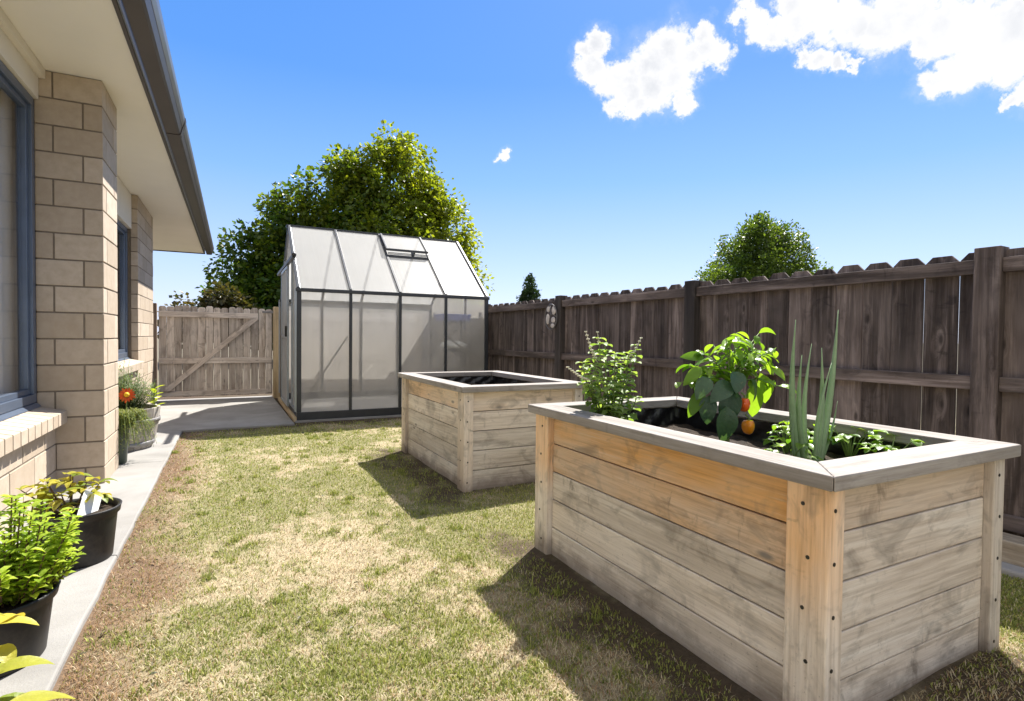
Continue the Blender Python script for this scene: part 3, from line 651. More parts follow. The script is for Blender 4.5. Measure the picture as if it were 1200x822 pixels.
# ------------------------------------------------------------------ raised beds
def raised_bed(x, y, r, L, Wd, H, ov, label, fresh_long, fresh_post, soil_z, group='timber raised garden beds'):
    t = thing('raised_bed', label, 'raised bed', (x, y, 0), r, group)
    PU, PV, IN, RT = .068, .118, .028, .042; top = H-RT
    for (pu, pv, fl) in ((0, 0, 'n'), (0, L-PV, 'f'), (Wd-PU, 0, 'r'), (Wd-PU, L-PV, 'b')):
        b = MB(); b.box(pu, pv, -.03, pu+PU, pv+PV, top, grain='z', segs=12, fresh=fresh_post if fl in 'nf' else 0.)
        # screw heads
        sc = MB()
        for k in range(5):
            z = top-.055-k*.137
            for s in (0,):
                xs_ = pu+(.0 if pu < .1 else PU); nx = -1 if pu < .1 else 1
                yy = pv+PV*.5+random.uniform(-.012, .012)
                sc.tube([(xs_, yy, z), (xs_+nx*.0015, yy, z)], .0055, 8)
                ys_ = pv+(.0 if pv < .2 else PV); ny = -1 if pv < .2 else 1
                xx = pu+PU*.45+random.uniform(-.008, .008)
                sc.tube([(xx, ys_, z-.004), (xx, ys_+ny*.0015, z-.004)], .0055, 8)
        po = b.build('corner_post', M['bed'], t, bevel=.004); sc.each('screw', M['screw'], po)
    n = 5; ph = top/n
    for side in ('left', 'right', 'near', 'far'):
        b = MB()
        for k in range(n):
            z0 = k*ph+(.002 if k else -.02); z1 = (k+1)*ph-.0025; f = fresh_long.get(side, {}).get(n-1-k, 0.); j = random.uniform(-.003, .003)
            if side == 'left': b.box(IN+j, PV+.001, z0, IN+.035, L-PV-.001, z1, grain='y', segs=6, fresh=f)
            if side == 'right': b.box(Wd-IN-.035, PV+.001, z0, Wd-IN+j, L-PV-.001, z1, grain='y', segs=6, fresh=f)
            if side == 'near': b.box(PU+.001, IN+j, z0, Wd-PU-.001, IN+.035, z1, grain='x', segs=6, fresh=f)
            if side == 'far': b.box(PU+.001, L-IN-.035, z0, Wd-PU-.001, L-IN+j, z1, grain='x', segs=6, fresh=f)
        b.build('side_panel', M['bed'], t, bevel=.003)
    RW = .125; o0, o1, i0, i1 = -ov, Wd+ov, -ov+RW, Wd+ov-RW; p0, p1, q0, q1 = -ov, L+ov, -ov+RW, L+ov-RW; z = top+.0015; e = .0012
    for poly, gr in (([(o0, p0+e), (i0, q0+e), (i0, q1-e), (o0, p1-e)], (0, 1, 0)), ([(o1, p0+e), (i1, q0+e), (i1, q1-e), (o1, p1-e)], (0, 1, 0)),
                     ([(o0+e, p0), (o1-e, p0), (i1-e, q0), (i0+e, q0)], (1, 0, 0)), ([(o0+e, p1), (o1-e, p1), (i1-e, q1), (i0+e, q1)], (1, 0, 0))):
        b = MB(); b.prism([(a, c, z) for a, c in poly], (0, 0, RT-.002), gr); b.build('top_rim', M['rim'], t, bevel=.004)
    # liner: wrinkled sheet inside
    a0, a1, c0, c1 = .07, Wd-.07, .07, L-.07
    pts = []; nn = 40
    for (xa, ya, xb, yb) in ((a0, c0, a1, c0), (a1, c0, a1, c1), (a1, c1, a0, c1), (a0, c1, a0, c0)):
        for i in range(nn): pts.append((xa+(xb-xa)*i/nn, ya+(yb-ya)*i/nn, i, xa, ya))
    vs = []; fs = []; K = len(pts); lv = 6
    for l in range(lv+1):
        for i, (px, py, ii, xa, ya) in enumerate(pts):
            wr = .008*math.sin(i*.9+l*1.3)+.006*math.sin(i*2.3+l*.6+1); cxm, cym = Wd/2, L/2
            d = Vector((cxm-px, cym-py)).normalized(); vs.append((px+d.x*(wr+.01), py+d.y*(wr+.01), soil_z-.03+(top-.004-soil_z+.03)*l/lv))
    for l in range(lv):
        for i in range(K): fs.append((l*K+i, l*K+(i+1) % K, (l+1)*K+(i+1) % K, (l+1)*K+i))
    b = MB(); b.add(vs, fs); b.build('liner', M['liner'], t, smooth=True)
    nx2, ny2 = 36, 54; vs = []; fs = []
    X, Y = np.meshgrid(np.linspace(a0, a1, nx2), np.linspace(c0, c1, ny2), indexing='ij'); Z = soil_z+(vnoise(X+x, Y+y, 9, 4, 4, .6)-.5)*.06
    ii = np.arange(nx2*ny2).reshape(nx2, ny2)
    so_ = npmesh('soil', np.stack([X.ravel(), Y.ravel(), Z.ravel()], 1), np.stack([ii[:-1, :-1], ii[1:, :-1], ii[1:, 1:], ii[:-1, 1:]], -1).reshape(-1, 4), M['soil'], t)
    return t
b1 = (1.342, .812, -.019); b2 = (1.423, 3.322, -.0115)
raised_bed(*b1, 1.49, .9285, .711, .030, 'near timber raised bed planted with basil, orange pepper and spring onion, upper boards orange', {'left': {0: 1., 1: .6, 2: .0}, 'near': {0: .25}}, lambda u: max(0, min(1, (u-.45)*4))*.65, .57)
raised_bed(*b2, 1.4815, .9556, .711, .030, 'far timber raised bed with no plants, pale weathered boards, beside the greenhouse', {'left': {0: .35}, 'near': {0: .15}}, lambda u: .08, .60)
def bl(bd, u, v, z): c, s = math.cos(bd[2]), math.sin(bd[2]); return Vector((bd[0]+u*c-v*s, bd[1]+u*s+v*c, z))

# ------------------------------------------------------------------ fences
def dogear(b, x, y0, y1, z0, z1, tk, axis='y', cut=.03):
    p = [(y0, z0), (y1, z0), (y1, z1-cut), (y1-cut*.95, z1), (y0+cut*.95, z1), (y0, z1-cut)]
    if axis == 'y': b.prism([(x, a, c) for a, c in p], (tk, 0, 0), (0, 0, 1))
    else: b.prism([(a, x, c) for a, c in p], (0, tk, 0), (0, 0, 1))
fx0, fk = 3.42, -.009
fence = thing('paling_fence', 'tall dark brown dog-eared paling fence behind the raised beds on the right', 'fence', (fx0, 0, 0), -math.atan(fk))
# local: y along the fence, x away from the yard; top rail face at x=0
posts = [-4.55, -2.6, -.66, 1.285, 3.235, 5.18, 7.13, 9.08, 11.0]
for py in posts:
    b = MB(); b.box(-.018, py-.055, -.1, .08, py+.055, 1.522, grain='z'); b.build('post', M['fence_dark'] if abs(py-1.285) > .1 else M['fence'], fence, bevel=.004)
for i in range(len(posts)-1):
    a, e = posts[i]+.056, posts[i+1]-.056
    for zz0, zz1, nm in ((1.392, 1.465, 'rail'), (.797, .870, 'rail'), (.115, .188, 'rail')):
        b = MB(); b.box(.0, a, zz0, .042, e, zz1, grain='y'); b.build(nm, M['fence'], fence, bevel=.003)
    b = MB(); y = posts[i]-.02; last = posts[i+1]-.02
    npal = int(round((last-y)/.157)); pit = (last-y)/npal
    for k in range(npal):
        gap = random.choice((.003, .005, .007, .008)) if i < 4 else .003
        if y < 2.7: gap = .0072
        zt = 1.508+random.uniform(-.006, .006)
        dogear(b, .0435+random.uniform(0, .004), y, y+pit-gap, .04+random.uniform(-.01, .01), zt, .017, cut=.036); y += pit
    b.build('palings', M['fence'], fence, bevel=.0015)
# back fence behind the greenhouse
bf = thing('paling_fence', 'pale weathered back fence hidden behind the greenhouse, joining the gate', 'fence', (.89, 9.75, 0), 0)
for px in (1.1, 2.30): b = MB(); b.box(px, -.03, -.1, px+.09, .07, 1.45, grain='z'); b.build('post', M['tan'], bf, bevel=.004)
for z0 in (1.29, .6, .15):
    b = MB(); b.box(.001, .0, z0, 2.40, .04, z0+.09, grain='x'); b.build('rail', M['gate'], bf, bevel=.003)
b = MB(); x = .0
while x < 2.36: dogear(b, .042, x, x+.098, .04, 1.46+random.uniform(-.01, .01), .017, 'x', .022); x += .102
b.build('palings', M['gate'], bf, bevel=.0015)
# gate posts
b = MB(); b.box(-.995, 9.70, -.1, -.865, 9.82, 1.50, grain='z'); tag(b.build('gate_post', M['brownpost'], bevel=.006), 'brown timber gate post against the end of the brick house', 'post', 'gate posts')
b = MB(); b.box(.745, 9.68, -.1, .865, 9.80, 1.50, grain='z'); tag(b.build('gate_post', M['tan'], bevel=.006), 'yellow-tan timber gate post beside the greenhouse end', 'post', 'gate posts')
# gate
gt = thing('garden_gate', 'closed weathered grey paling gate with one diagonal brace', 'gate', (-.84, 9.72, 0), 0)
b = MB(); x = 0.; k = 0
while x < 1.52:
    wd = .098+random.uniform(-.004, .006)
    dogear(b, .02+random.uniform(0, .003), x, x+wd, .075+random.uniform(-.01, .01), 1.47+random.uniform(-.014, .012), .018, 'x', .02); x += wd+random.choice((.003, .006, .009))
b.build('palings', M['gate'], gt, bevel=.002)
for z0, z1, xa, xb in ((1.30, 1.385, .0, 1.36), (.585, .675, .0, 1.56), (.09, .16, .0, 1.5)):
    b = MB(); b.box(xa, -.022, z0, xb, .0185, z1, grain='x'); b.build('rail', M['gate'], gt, bevel=.003)
b = MB(); p = [(.03, .17), (.14, .17), (1.37, 1.298), (1.25, 1.298)]
b.prism([(a, -.030, c) for a, c in p], (0, -.022, 0), (1, 0, .92)); b.build('brace', M['gate'], gt, bevel=.003)
b = MB(); b.box(1.47, -.02, .1, 1.56, .018, .575, grain='z'); b.box(1.47, -.02, .68, 1.56, .018, 1.42, grain='z'); b.each('stile', M['gate'], gt, bevel=.003)
b = MB(); b.box(1.42, -.032, 1.395, 1.60, -.001, 1.43, grain='x'); b.build('latch', M['hoop'], gt, bevel=.002)

# wall ornament on the fence
orn = thing('wall_ornament', 'oval grey metal ornament with pale leaf panels hanging on the dark fence post', 'ornament', (3.325, 5.27, 1.282), R(6))
orn.scale = (1.18, 1.18, 1.18)
b = MB()
ring = [Vector((0, .092*math.cos(a), .122*math.sin(a))) for a in np.linspace(0, 2*math.pi, 33)]
b.tube(ring, .006, 6, cap=False); b.tube([(0, .02, .118), (0, .0, .03), (0, .03, -.05), (0, .0, -.118)], .005, 6); b.tube([(0, -.088, .0), (0, 0, .03), (0, .075, .06)], .005, 6); b.tube([(0, .03, -.05), (0, -.075, -.06)], .005, 6)
b.build('ornament_frame', M['ornament_rim'], orn, smooth=True)
for cy_, cz_, ry, rz_ in ((-.042, .062, .034, .042), (.044, .075, .026, .03), (.05, -.02, .03, .052), (-.035, -.03, .032, .03), (-.025, -.085, .032, .022)):
    b = MB(); b.ball((0, cy_, cz_), 1, 12, 8, (.008, ry, rz_)); b.build('leaf_panel', M['ornament_panel'], orn, smooth=True)

# edging along the fence
b = MB(); b.box(3.20, -.9, -.05, 3.34, 2.4, .125, grain='y', segs=2); tag(b.build('timber_edging', M['sleeper'], bevel=.008), 'weathered timber sleeper edging at the foot of the dark fence', 'edging')
b = MB(); b.box(3.09, -.9, -.05, 3.19, 2.35, .03, grain='y'); tag(b.build('concrete_edging', M['concrete'], bevel=.01), 'grey concrete mowing strip beside the timber edging', 'edging strip')

# ------------------------------------------------------------------ greenhouse
gh = thing('greenhouse', 'charcoal framed polycarbonate greenhouse with pitched roof standing beside the gate', 'greenhouse', (.784, 6.864, 0), -.0123)
GL, GD, GE, GR = 2.4975, 2.41, 1.591, 2.535
ZB = .025
def bar(b, p, q, w=.035, d=.03):
    p, q = Vector(p), Vector(q); ax = (q-p); L = ax.length; ax.normalize()
    a = Vector((0, 0, 1)) if abs(ax.z) < .9 else Vector((1, 0, 0)); s = ax.cross(a).normalized(); u = s.cross(ax)
    b.board(p-s*w/2-u*d/2, ax, L, s, w, u, d)
# concrete/timber base
b = MB(); b.box(-.02, -.02, -.05, GL+.02, GD+.02, ZB, grain='x'); b.build('base_slab', M['concrete'], gh, bevel=.006)
b = MB()
b.box(0, 0, ZB+.001, GL, .045, .12, grain='x'); b.box(0, GD-.045, ZB+.001, GL, GD, .12, grain='x'); b.box(GL-.045, .046, ZB+.001, GL, GD-.046, .12, grain='y'); b.box(0.002, .046, ZB+.001, .045, GD-.046, .075, grain='y')
b.each('base_rail', M['ghframe'], gh, bevel=.003)
b = MB(); b.box(-.035, .0, ZB-.02, -.001, GD, ZB+.04, grain='y'); b.build('door_sill', M['tan'], gh, bevel=.003)
b = MB(); px = [0, .6244, 1.2488, 1.873, GL]
for i, x in enumerate(px):
    w = .05 if i in (0, 4) else .034
    xa = 0 if i == 0 else (GL-w if i == 4 else x-w/2)
    for y0 in (0, GD-.04): b.box(xa, y0+.001, .121, xa+w, y0+.039, GE-.03, grain='z')
b.each('wall_mullion', M['ghframe'], gh, bevel=.002)
b = MB(); b.box(-.012, -.012, GE-.03, GL+.012, .042, GE+.012, grain='x'); b.box(-.012, GD-.042, GE-.03, GL+.012, GD+.012, GE+.012, grain='x'); b.each('eave_rail', M['ghframe'], gh, bevel=.004)
b = MB(); b.box(-.015, GD/2-.03, GR-.012, GL+.015, GD/2+.03, GR+.022, grain='x'); b.build('ridge_rail', M['ghframe'], gh, bevel=.004)
# roof bars
b = MB()
for i, x in enumerate(px):
    x = min(max(x, .014), GL-.014); w = .03
    bar(b, (x, .012, GE+.012), (x, GD/2-.03, GR+.003), w, .03); bar(b, (x, GD-.012, GE+.012), (x, GD/2+.03, GR+.003), w, .03)
b.each('roof_bar', M['ghframe'], gh, bevel=.002)
def sheet(b, A, B, C_, D_, tk=.006):
    A, B, C_, D_ = map(Vector, (A, B, C_, D_)); n = (B-A).cross(D_-A).normalized(); ux = (B-A).normalized(); uy = (D_-A).normalized()
    off = Vector([random.uniform(0, 30) for _ in range(3)]); n_ = 1
    vs = [A, B, C_, D_]; g = [Vector(((p-A).dot(ux), 0, (p-A).dot(uy)))+off for p in vs]
    b.add(vs, [(0, 1, 2, 3)], g)
for i in range(4):
    x0, x1 = px[i]+.017, px[i+1]-.017
    if i == 0: x0 = .05
    if i == 3: x1 = GL-.05
    for y0 in (.02, GD-.02):
        b = MB(); sheet(b, (x0, y0, .121), (x1, y0, .121), (x1, y0, GE-.03), (x0, y0, GE-.03)); b.build('wall_panel', M['poly'], gh)
    x0, x1 = px[i]+.015+(.014 if i == 0 else 0), px[i+1]-.015-(.014 if i == 3 else 0)
    A = Vector((x0, .03, GE+.018)); D_ = Vector((x0, GD/2-.03, GR-.002)); dx = Vector((x1-x0, 0, 0))
    if i == 2:
        Mx = A.lerp(D_, .60); b = MB(); sheet(b, A, A+dx, Mx+dx, Mx); b.build('roof_panel', M['polyroof'], gh)
        T0 = A.lerp(D_, .985); slope = (D_-A).normalized(); nrm = Vector((0, -slope.z, slope.y))
        v = thing('tmp', None, None) if False else None
        # raised vent hinged at the ridge
        up_ = nrm*.045+nrm*.0
        E0 = A.lerp(D_, .665)+nrm*.055; b = MB(); sheet(b, E0, E0+dx, T0+dx+nrm*.03, T0+nrm*.03); vo = b.build('roof_vent', M['polyroof'], gh)
        b = MB(); bar(b, E0, E0+dx, .035, .03); bar(b, T0+nrm*.03, T0+dx+nrm*.03, .03, .02); bar(b, E0, T0+nrm*.03, .025, .03); bar(b, E0+dx, T0+dx+nrm*.03, .025, .03); b.build('vent_frame', M['ghframe'], vo, bevel=.002)
        b = MB(); bar(b, Mx, Mx+dx, .04, .03)
        for q in (.03, .055, .08): bar(b, Mx+nrm*q*.6+slope*q*.3, Mx+dx+nrm*q*.6+slope*q*.3, .008, .01)
        bar(b, Mx+dx*.6, E0+dx*.6, .02, .02); b.build('vent_louvre', M['ghframe'], vo)
    else:
        b = MB(); sheet(b, A, A+dx, D_+dx, D_); b.build('roof_panel', M['polyroof'], gh)
    A2 = Vector((x0, GD-.03, GE+.018)); D2 = Vector((x0, GD/2+.03, GR-.002)); b = MB(); sheet(b, A2, A2+dx, D2+dx, D2); b.build('roof_panel', M['polyroof'], gh)
# gable ends
for xg, door in ((.022, True), (GL-.022, False)):
    b = MB(); ym = GD/2
    for y in ((.78, 1.63) if not door else (.72, 1.72)):
        zt = GE+(GR-GE)*(min(y, GD-y)/(GD/2)); bar(b, (xg, y, .121), (xg, y, zt), .03, .04)
    bar(b, (xg, .05, .121), (xg, GD-.05, .121), .03, .03)
    bar(b, (xg, .02, GE+.004), (xg, ym, GR), .03, .035); bar(b, (xg, GD-.02, GE+.004), (xg, ym, GR), .03, .035)
    b.build('gable_frame', M['ghlight'] if door else M['ghframe'], gh, bevel=.002)
    b = MB()
    if door:
        sheet(b, (xg, .05, .121), (xg, .70, .121), (xg, .70, GE+.50), (xg, .05, GE+.03)); sheet(b, (xg, 1.74, .121), (xg, GD-.05, .121), (xg, GD-.05, GE+.03), (xg, 1.74, GE+.5))
        sheet(b, (xg, .74, 2.02), (xg, 1.70, 2.02), (xg, 1.22, GR-.03), (xg, 1.18, GR-.03))
    else:
        b.add([(xg, .05, .121), (xg, GD-.05, .121), (xg, GD-.05, GE), (xg, ym, GR-.03), (xg, .05, GE)], [(0, 1, 2, 3, 4)])
    b.build('gable_panel', M['poly'], gh)
# sliding door, partly open towards the back
b = MB(); b.box(-.055, -.02, 1.955, -.015, 2.28, 1.995, grain='y'); b.build('door_track', M['ghframe'], gh, bevel=.002)
b = MB(); b.ball((-.035, -.03, 1.985), .026, 10, 8); b.build('track_cap', M['black'], gh, smooth=True)
b = MB(); dy0, dy1 = .74, 1.68
b.box(-.045, dy0, .11, -.02, dy0+.04, 1.95, grain='z'); b.box(-.045, dy1-.04, .11, -.02, dy1, 1.95, grain='z'); b.box(-.045, dy0+.041, .11, -.02, dy1-.041, .15, grain='y'); b.box(-.045, dy0+.041, 1.91, -.02, dy1-.041, 1.95, grain='y'); b.box(-.045, dy0+.041, 1.0, -.02, dy1-.041, 1.04, grain='y')
do = b.build('sliding_door', M['ghlight'], gh, bevel=.002)
b = MB(); sheet(b, (-.033, dy0+.04, .15), (-.033, dy1-.04, .15), (-.033, dy1-.04, 1.91), (-.033, dy0+.04, 1.91)); b.build('door_panel', M['poly'], do)
b = MB(); b.box(-.07, dy0+.01, 1.02, -.046, dy0+.03, 1.16, grain='z'); b.build('handle', M['black'], do, bevel=.003)
# corner grey trims + diagonal braces inside
b = MB(); bar(b, (px[1]-.03, .06, 1.03), (.02, .06, .14), .03, .012); bar(b, (px[3]+.03, .06, 1.05), (px[4]-.12, .06, .72), .03, .012); b.each('brace', M['ghframe'], gh)
b = MB(); bar(b, (-.014, .014, .13), (-.014, .014, GE), .022, .02); bar(b, (-.014, GD-.014, .13), (-.014, GD-.014, GE), .022, .02); b.each('corner_trim', M['ghlight'], gh)

# things inside the greenhouse
def ghp(u, v, z): return (.784+u+.0123*v, 6.864+v-.0123*u, z)
sh = thing('shelf_unit', 'steel shelf unit seen faintly through the right greenhouse panel', 'shelf', ghp(1.98, .35, ZB), 0)
b = MB()
for x in (0, .40):
    for y in (0, .38): b.box(x, y, 0, x+.02, y+.02, 1.28, grain='z')
b.each('upright', M['shelfmetal'], sh)
for z in (.35, .8, 1.22):
    b = MB(); b.box(.001, .001, z, .419, .399, z+.02); b.build('shelf_board', M['shelfmetal'], sh)
b = MB(); b.prism([(.0, .03, 0), (.40, .03, 0), (.43, .03, .1), (-.03, .03, .1)], (0, .35, 0), (1, 0, 0)); o = b.build('seed_tray', M['blue'], bevel=.01); o.location = ghp(1.98, .35, ZB+1.243); tag(o, 'blue plastic tray on top of the greenhouse shelf', 'tray')
b = MB(); b.ball((0, 0, .07), 1, 16, 10, (.2, .16, .075)); o = b.build('potting_mix_bag', M['bag'], smooth=True); o.location = ghp(2.19, .55, ZB+.82); tag(o, 'white sack lying on the middle greenhouse shelf', 'sack')
# ------------------------------------------------------------------ trees
def leafcloud(P, D, Nn, L, Wd, rnd):
    """P base, D direction, Nn normal, arrays"""
    D = D/np.linalg.norm(D, axis=1)[:, None]; Sd = np.cross(D, Nn); Sd /= (np.linalg.norm(Sd, axis=1)[:, None]+1e-9); N2 = np.cross(Sd, D)
    L = L[:, None]; Wd = Wd[:, None]
    a = P; c = P+D*L; m = P+D*L*.5-N2*L*.06; l = m+Sd*Wd*.5+N2*L*.10; r = m-Sd*Wd*.5+N2*L*.10
    V = np.stack([a, l, c, r, m], 1).reshape(-1, 3); b0 = (np.arange(len(P))*5)[:, None]
    Fc = np.concatenate([b0+np.array([[0, 4, 1]]), b0+np.array([[4, 2, 1]]), b0+np.array([[0, 3, 4]]), b0+np.array([[4, 3, 2]])], 0)
    return V, Fc, np.repeat(rnd, 5)
def crown(lobes, nclump, per, lsz, csz, seed, parent, m, ydepth=.8, hang=.5, tone=None, gaps=.18):
    rs = np.random.RandomState(seed); P = []; D = []; Rn = []
    vol = np.array([l[3]**2 for l in lobes]); vol = vol/vol.sum()
    for li, (lx, ly, lz, lr, lh) in enumerate(lobes):
        for _ in range(int(nclump*vol[li])):
            u = rs.normal(size=3); u /= np.linalg.norm(u); rad = rs.uniform(.55, 1.04) if rs.rand() < .8 else rs.uniform(.2, .6)
            c = np.array([lx, ly, lz])+u*np.array([lr, lr*ydepth, lh])*rad
            if c[2] < .3: continue
            if rs.rand() < gaps: continue
            tn = rs.beta(1.6, 2.2) if tone is None else tone(c, rs)
            n = int(per*rs.uniform(.6, 1.4)); q = np.clip(rs.normal(size=(n, 3)), -1.5, 1.5)*csz*rs.uniform(.6, 1.25)*np.array([.85, .85, 1.15]); p = c+q
            out = (q/ (np.linalg.norm(q, axis=1)[:, None]+1e-6))*.8+u*.5+rs.normal(size=(n, 3))*.45; out[:, 2] -= hang
            P.append(p); D.append(out); Rn.append(np.clip(tn+rs.normal(size=n)*.12, 0, 1))
    P = np.concatenate(P); D = np.concatenate(D); Rn = np.concatenate(Rn); K = len(P)
    Nn = rs.normal(size=(K, 3))*.6+np.array([0, 0, 1.]); L = lsz*rs.uniform(.6, 1.3, K); 
    V, Fc, r = leafcloud(P, D, Nn, L, L*rs.uniform(.6, .95, K), Rn)
    return npmesh('crown', V, Fc, m, parent, rnd=r)
def trunk(parent, base, h, r, tips, seed=1):
    b = MB(); rs = random.Random(seed); bx, by = base
    b.tube([(bx, by, -.2), (bx+.03, by, h*.3), (bx-.05, by, h*.65), (bx+.04, by+.05, h)], [r*1.25, r, r*.75, r*.35], 10)
    for (tx, ty, tz) in tips:
        z0 = h*rs.uniform(.3, .7); b.tube([(bx, by, z0), ((bx+tx)/2, (by+ty)/2, (z0+tz)/2+.2), (tx, ty, tz)], [r*.5, r*.3, r*.1], 6)
    b.build('trunk', M['bark'], parent, smooth=True)
t1 = thing('broadleaf_tree', 'large broad green tree with sunlit yellow tint painted on its right side rising behind the greenhouse', 'tree', (5.4, 24, 0))
lob = [(1.35, 0, 7.2, 2.35, 2.7), (-.9, .2, 6.2, 2.2, 2.2), (3.2, 0, 5.3, 2.3, 2.3), (-2.9, 0, 5.0, 1.7, 1.9), (-4.3, 0, 3.6, 1.5, 1.6), (.4, -.3, 4.2, 3.2, 3.0), (4.3, -.2, 3.3, 1.6, 1.9), (-3.2, -.3, 2.4, 2.4, 1.6), (1.6, 0, 9.0, .9, 1.05), (-.6, 0, 8.1, 1.0, .9), (2.9, 0, 7.3, 1.1, 1.1), (2.3, -.2, 2.2, 3.0, 1.8), (-4.6, -.2, 2.3, 1.5, 1.2), (-2.2, -.3, 3.8, 1.8, 1.6)]
crown(lob, 2500, 46, .19, .24, 5, t1, M['treeleaf'], tone=lambda c, rs: np.clip(.02+.55*rs.rand()**1.5+.085*(c[0]+1.)*(rs.rand()+.3)+.03*(c[2]-5), 0, 1), hang=.5, gaps=.22)  # tone rises to the right and top, sunlight painted into the leaf colour
trunk(t1, (0, 0), 7.5, .28, [(c[0]*.8, c[1], c[2]) for c in lob[:8]])
t2 = thing('conical_tree', 'dark green bushy tree showing above the dark fence on the right', 'tree', (18.6, 14, 0))
lob2 = [(0, 0, 3.3, 2.5, 1.5), (-.1, 0, 4.4, 1.75, 1.1), (-.1, 0, 5.25, .85, .62), (1.7, 0, 3.2, 1.5, 1.0), (-1.8, 0, 2.9, 1.5, 1.0), (0, 0, 2, 3, 1.3), (.8, 0, 4.7, .7, .6), (-2.8, 0, 2.6, .9, .8)]
crown(lob2, 1900, 44, .10, .17, 8, t2, M['treeleaf2'], hang=.1, gaps=.1)
trunk(t2, (0, 0), 4.8, .18, [(c[0]*.8, c[1], c[2]) for c in lob2[:6]])
t3 = thing('cypress', 'slim dark pointed cypress showing above the fence beside the ornament', 'tree', (13.85, 24, 0))
lob3 = [(0, 0, .8+.35*k, max(.12, .95*(1-(k/10.3)**1.7)), .36) for k in range(10)]
crown(lob3, 900, 30, .10, .09, 12, t3, M['cypress'], ydepth=1, hang=-1.2, gaps=0)
trunk(t3, (0, 0), 3.6, .07, [])
t4 = thing('dark_bush', 'low dark brownish green bush left of the big tree, behind the gate', 'bush', (-.35, 20, 0))
crown([(0, 0, 1.6, .9, .8), (.9, 0, 1.4, .8, .8), (-.7, 0, 1.4, .5, .5), (.5, 0, 2.1, .6, .45)], 150, 40, .14, .14, 14, t4, M['redleaf'])
trunk(t4, (0, 0), 1.8, .07, [(.6, 0, 1.6), (-.5, 0, 1.5)])

# ------------------------------------------------------------------ plants in the near bed
def rv(s=1.): return Vector((random.uniform(-s, s), random.uniform(-s, s), random.uniform(-s, s)))
def shoot(pts_fn, n): return [pts_fn(i/n) for i in range(n+1)]
# basil
def basil():
    P0 = Vector((1.585, 1.985, .57)); t = thing('basil_plant', 'bushy light green basil with pale flower spikes in the near bed corner', 'plant', P0)
    st = MB(); lf = MB()
    tips = [(-.10, 0, .40), (-.05, .03, .47), (.02, 0, .40), (.10, .0, .40), (.16, .02, .44), (-.13, -.02, .30), (-.15, .02, .36), (-.11, .0, .24), (.05, -.05, .30), (-.03, -.06, .26), (.0, .05, .44), (.07, .04, .36), (-.09, .05, .33), (.10, -.06, .20), (-.06, -.08, .17)]
    for q in tips:
        q = Vector(q); pts = [Vector((q.x*.15, q.y*.15, -.01)), Vector((q.x*.5, q.y*.5, q.z*.45)), Vector((q.x*.9, q.y*.9, q.z*.8)), q]
        st.tube(pts, [.005, .004, .003, .002], 5)
        for k in range(9):
            u = .16+.84*k/8; i = min(2, int(u*3)); f = u*3-i; p = pts[i].lerp(pts[i+1], f)
            for s_ in (0, math.pi):
                a = k*1.57+s_+random.uniform(-.3, .3); d = Vector((math.cos(a), math.sin(a), random.uniform(.0, .5))); L = random.uniform(.045, .085)*(1.15-.4*u)
                lf.leaf(p, d, (0, 0, 1), L, L*.58, random.uniform(.3, 1.1), .22, 4)
    st.build('stem', M['stem'], t); lf.build('foliage', M['basil'], t, smooth=True)
    for (a, b_, c_2) in ((Vector((-.08, 0, .36)), Vector((-.17, -.03, .50)), 9), (Vector((-.12, -.02, .28)), Vector((-.27, -.04, .345)), 10), (Vector((.10, 0, .38)), Vector((.175, 0, .475)), 7), (Vector((-.05, .03, .45)), Vector((-.06, .03, .50)), 3)):
        sp = MB()
        m_ = a.lerp(b_, .5)+Vector((0, 0, -.012)); sp.tube([a, m_, b_], [.002, .0016, .001], 5)
        for k in range(c_2):
            u = .2+.8*k/(c_2-1); p = a.lerp(m_, u*2) if u < .5 else m_.lerp(b_, u*2-1)
            for j in range(4): sp.ball(p+Vector((math.cos(j*1.57+k)*.005, math.sin(j*1.57+k)*.005, 0)), .0045*(1.2-.5*u), 6, 4)
        sp.build('flower_spike', M['spike'], t, smooth=True)
basil()
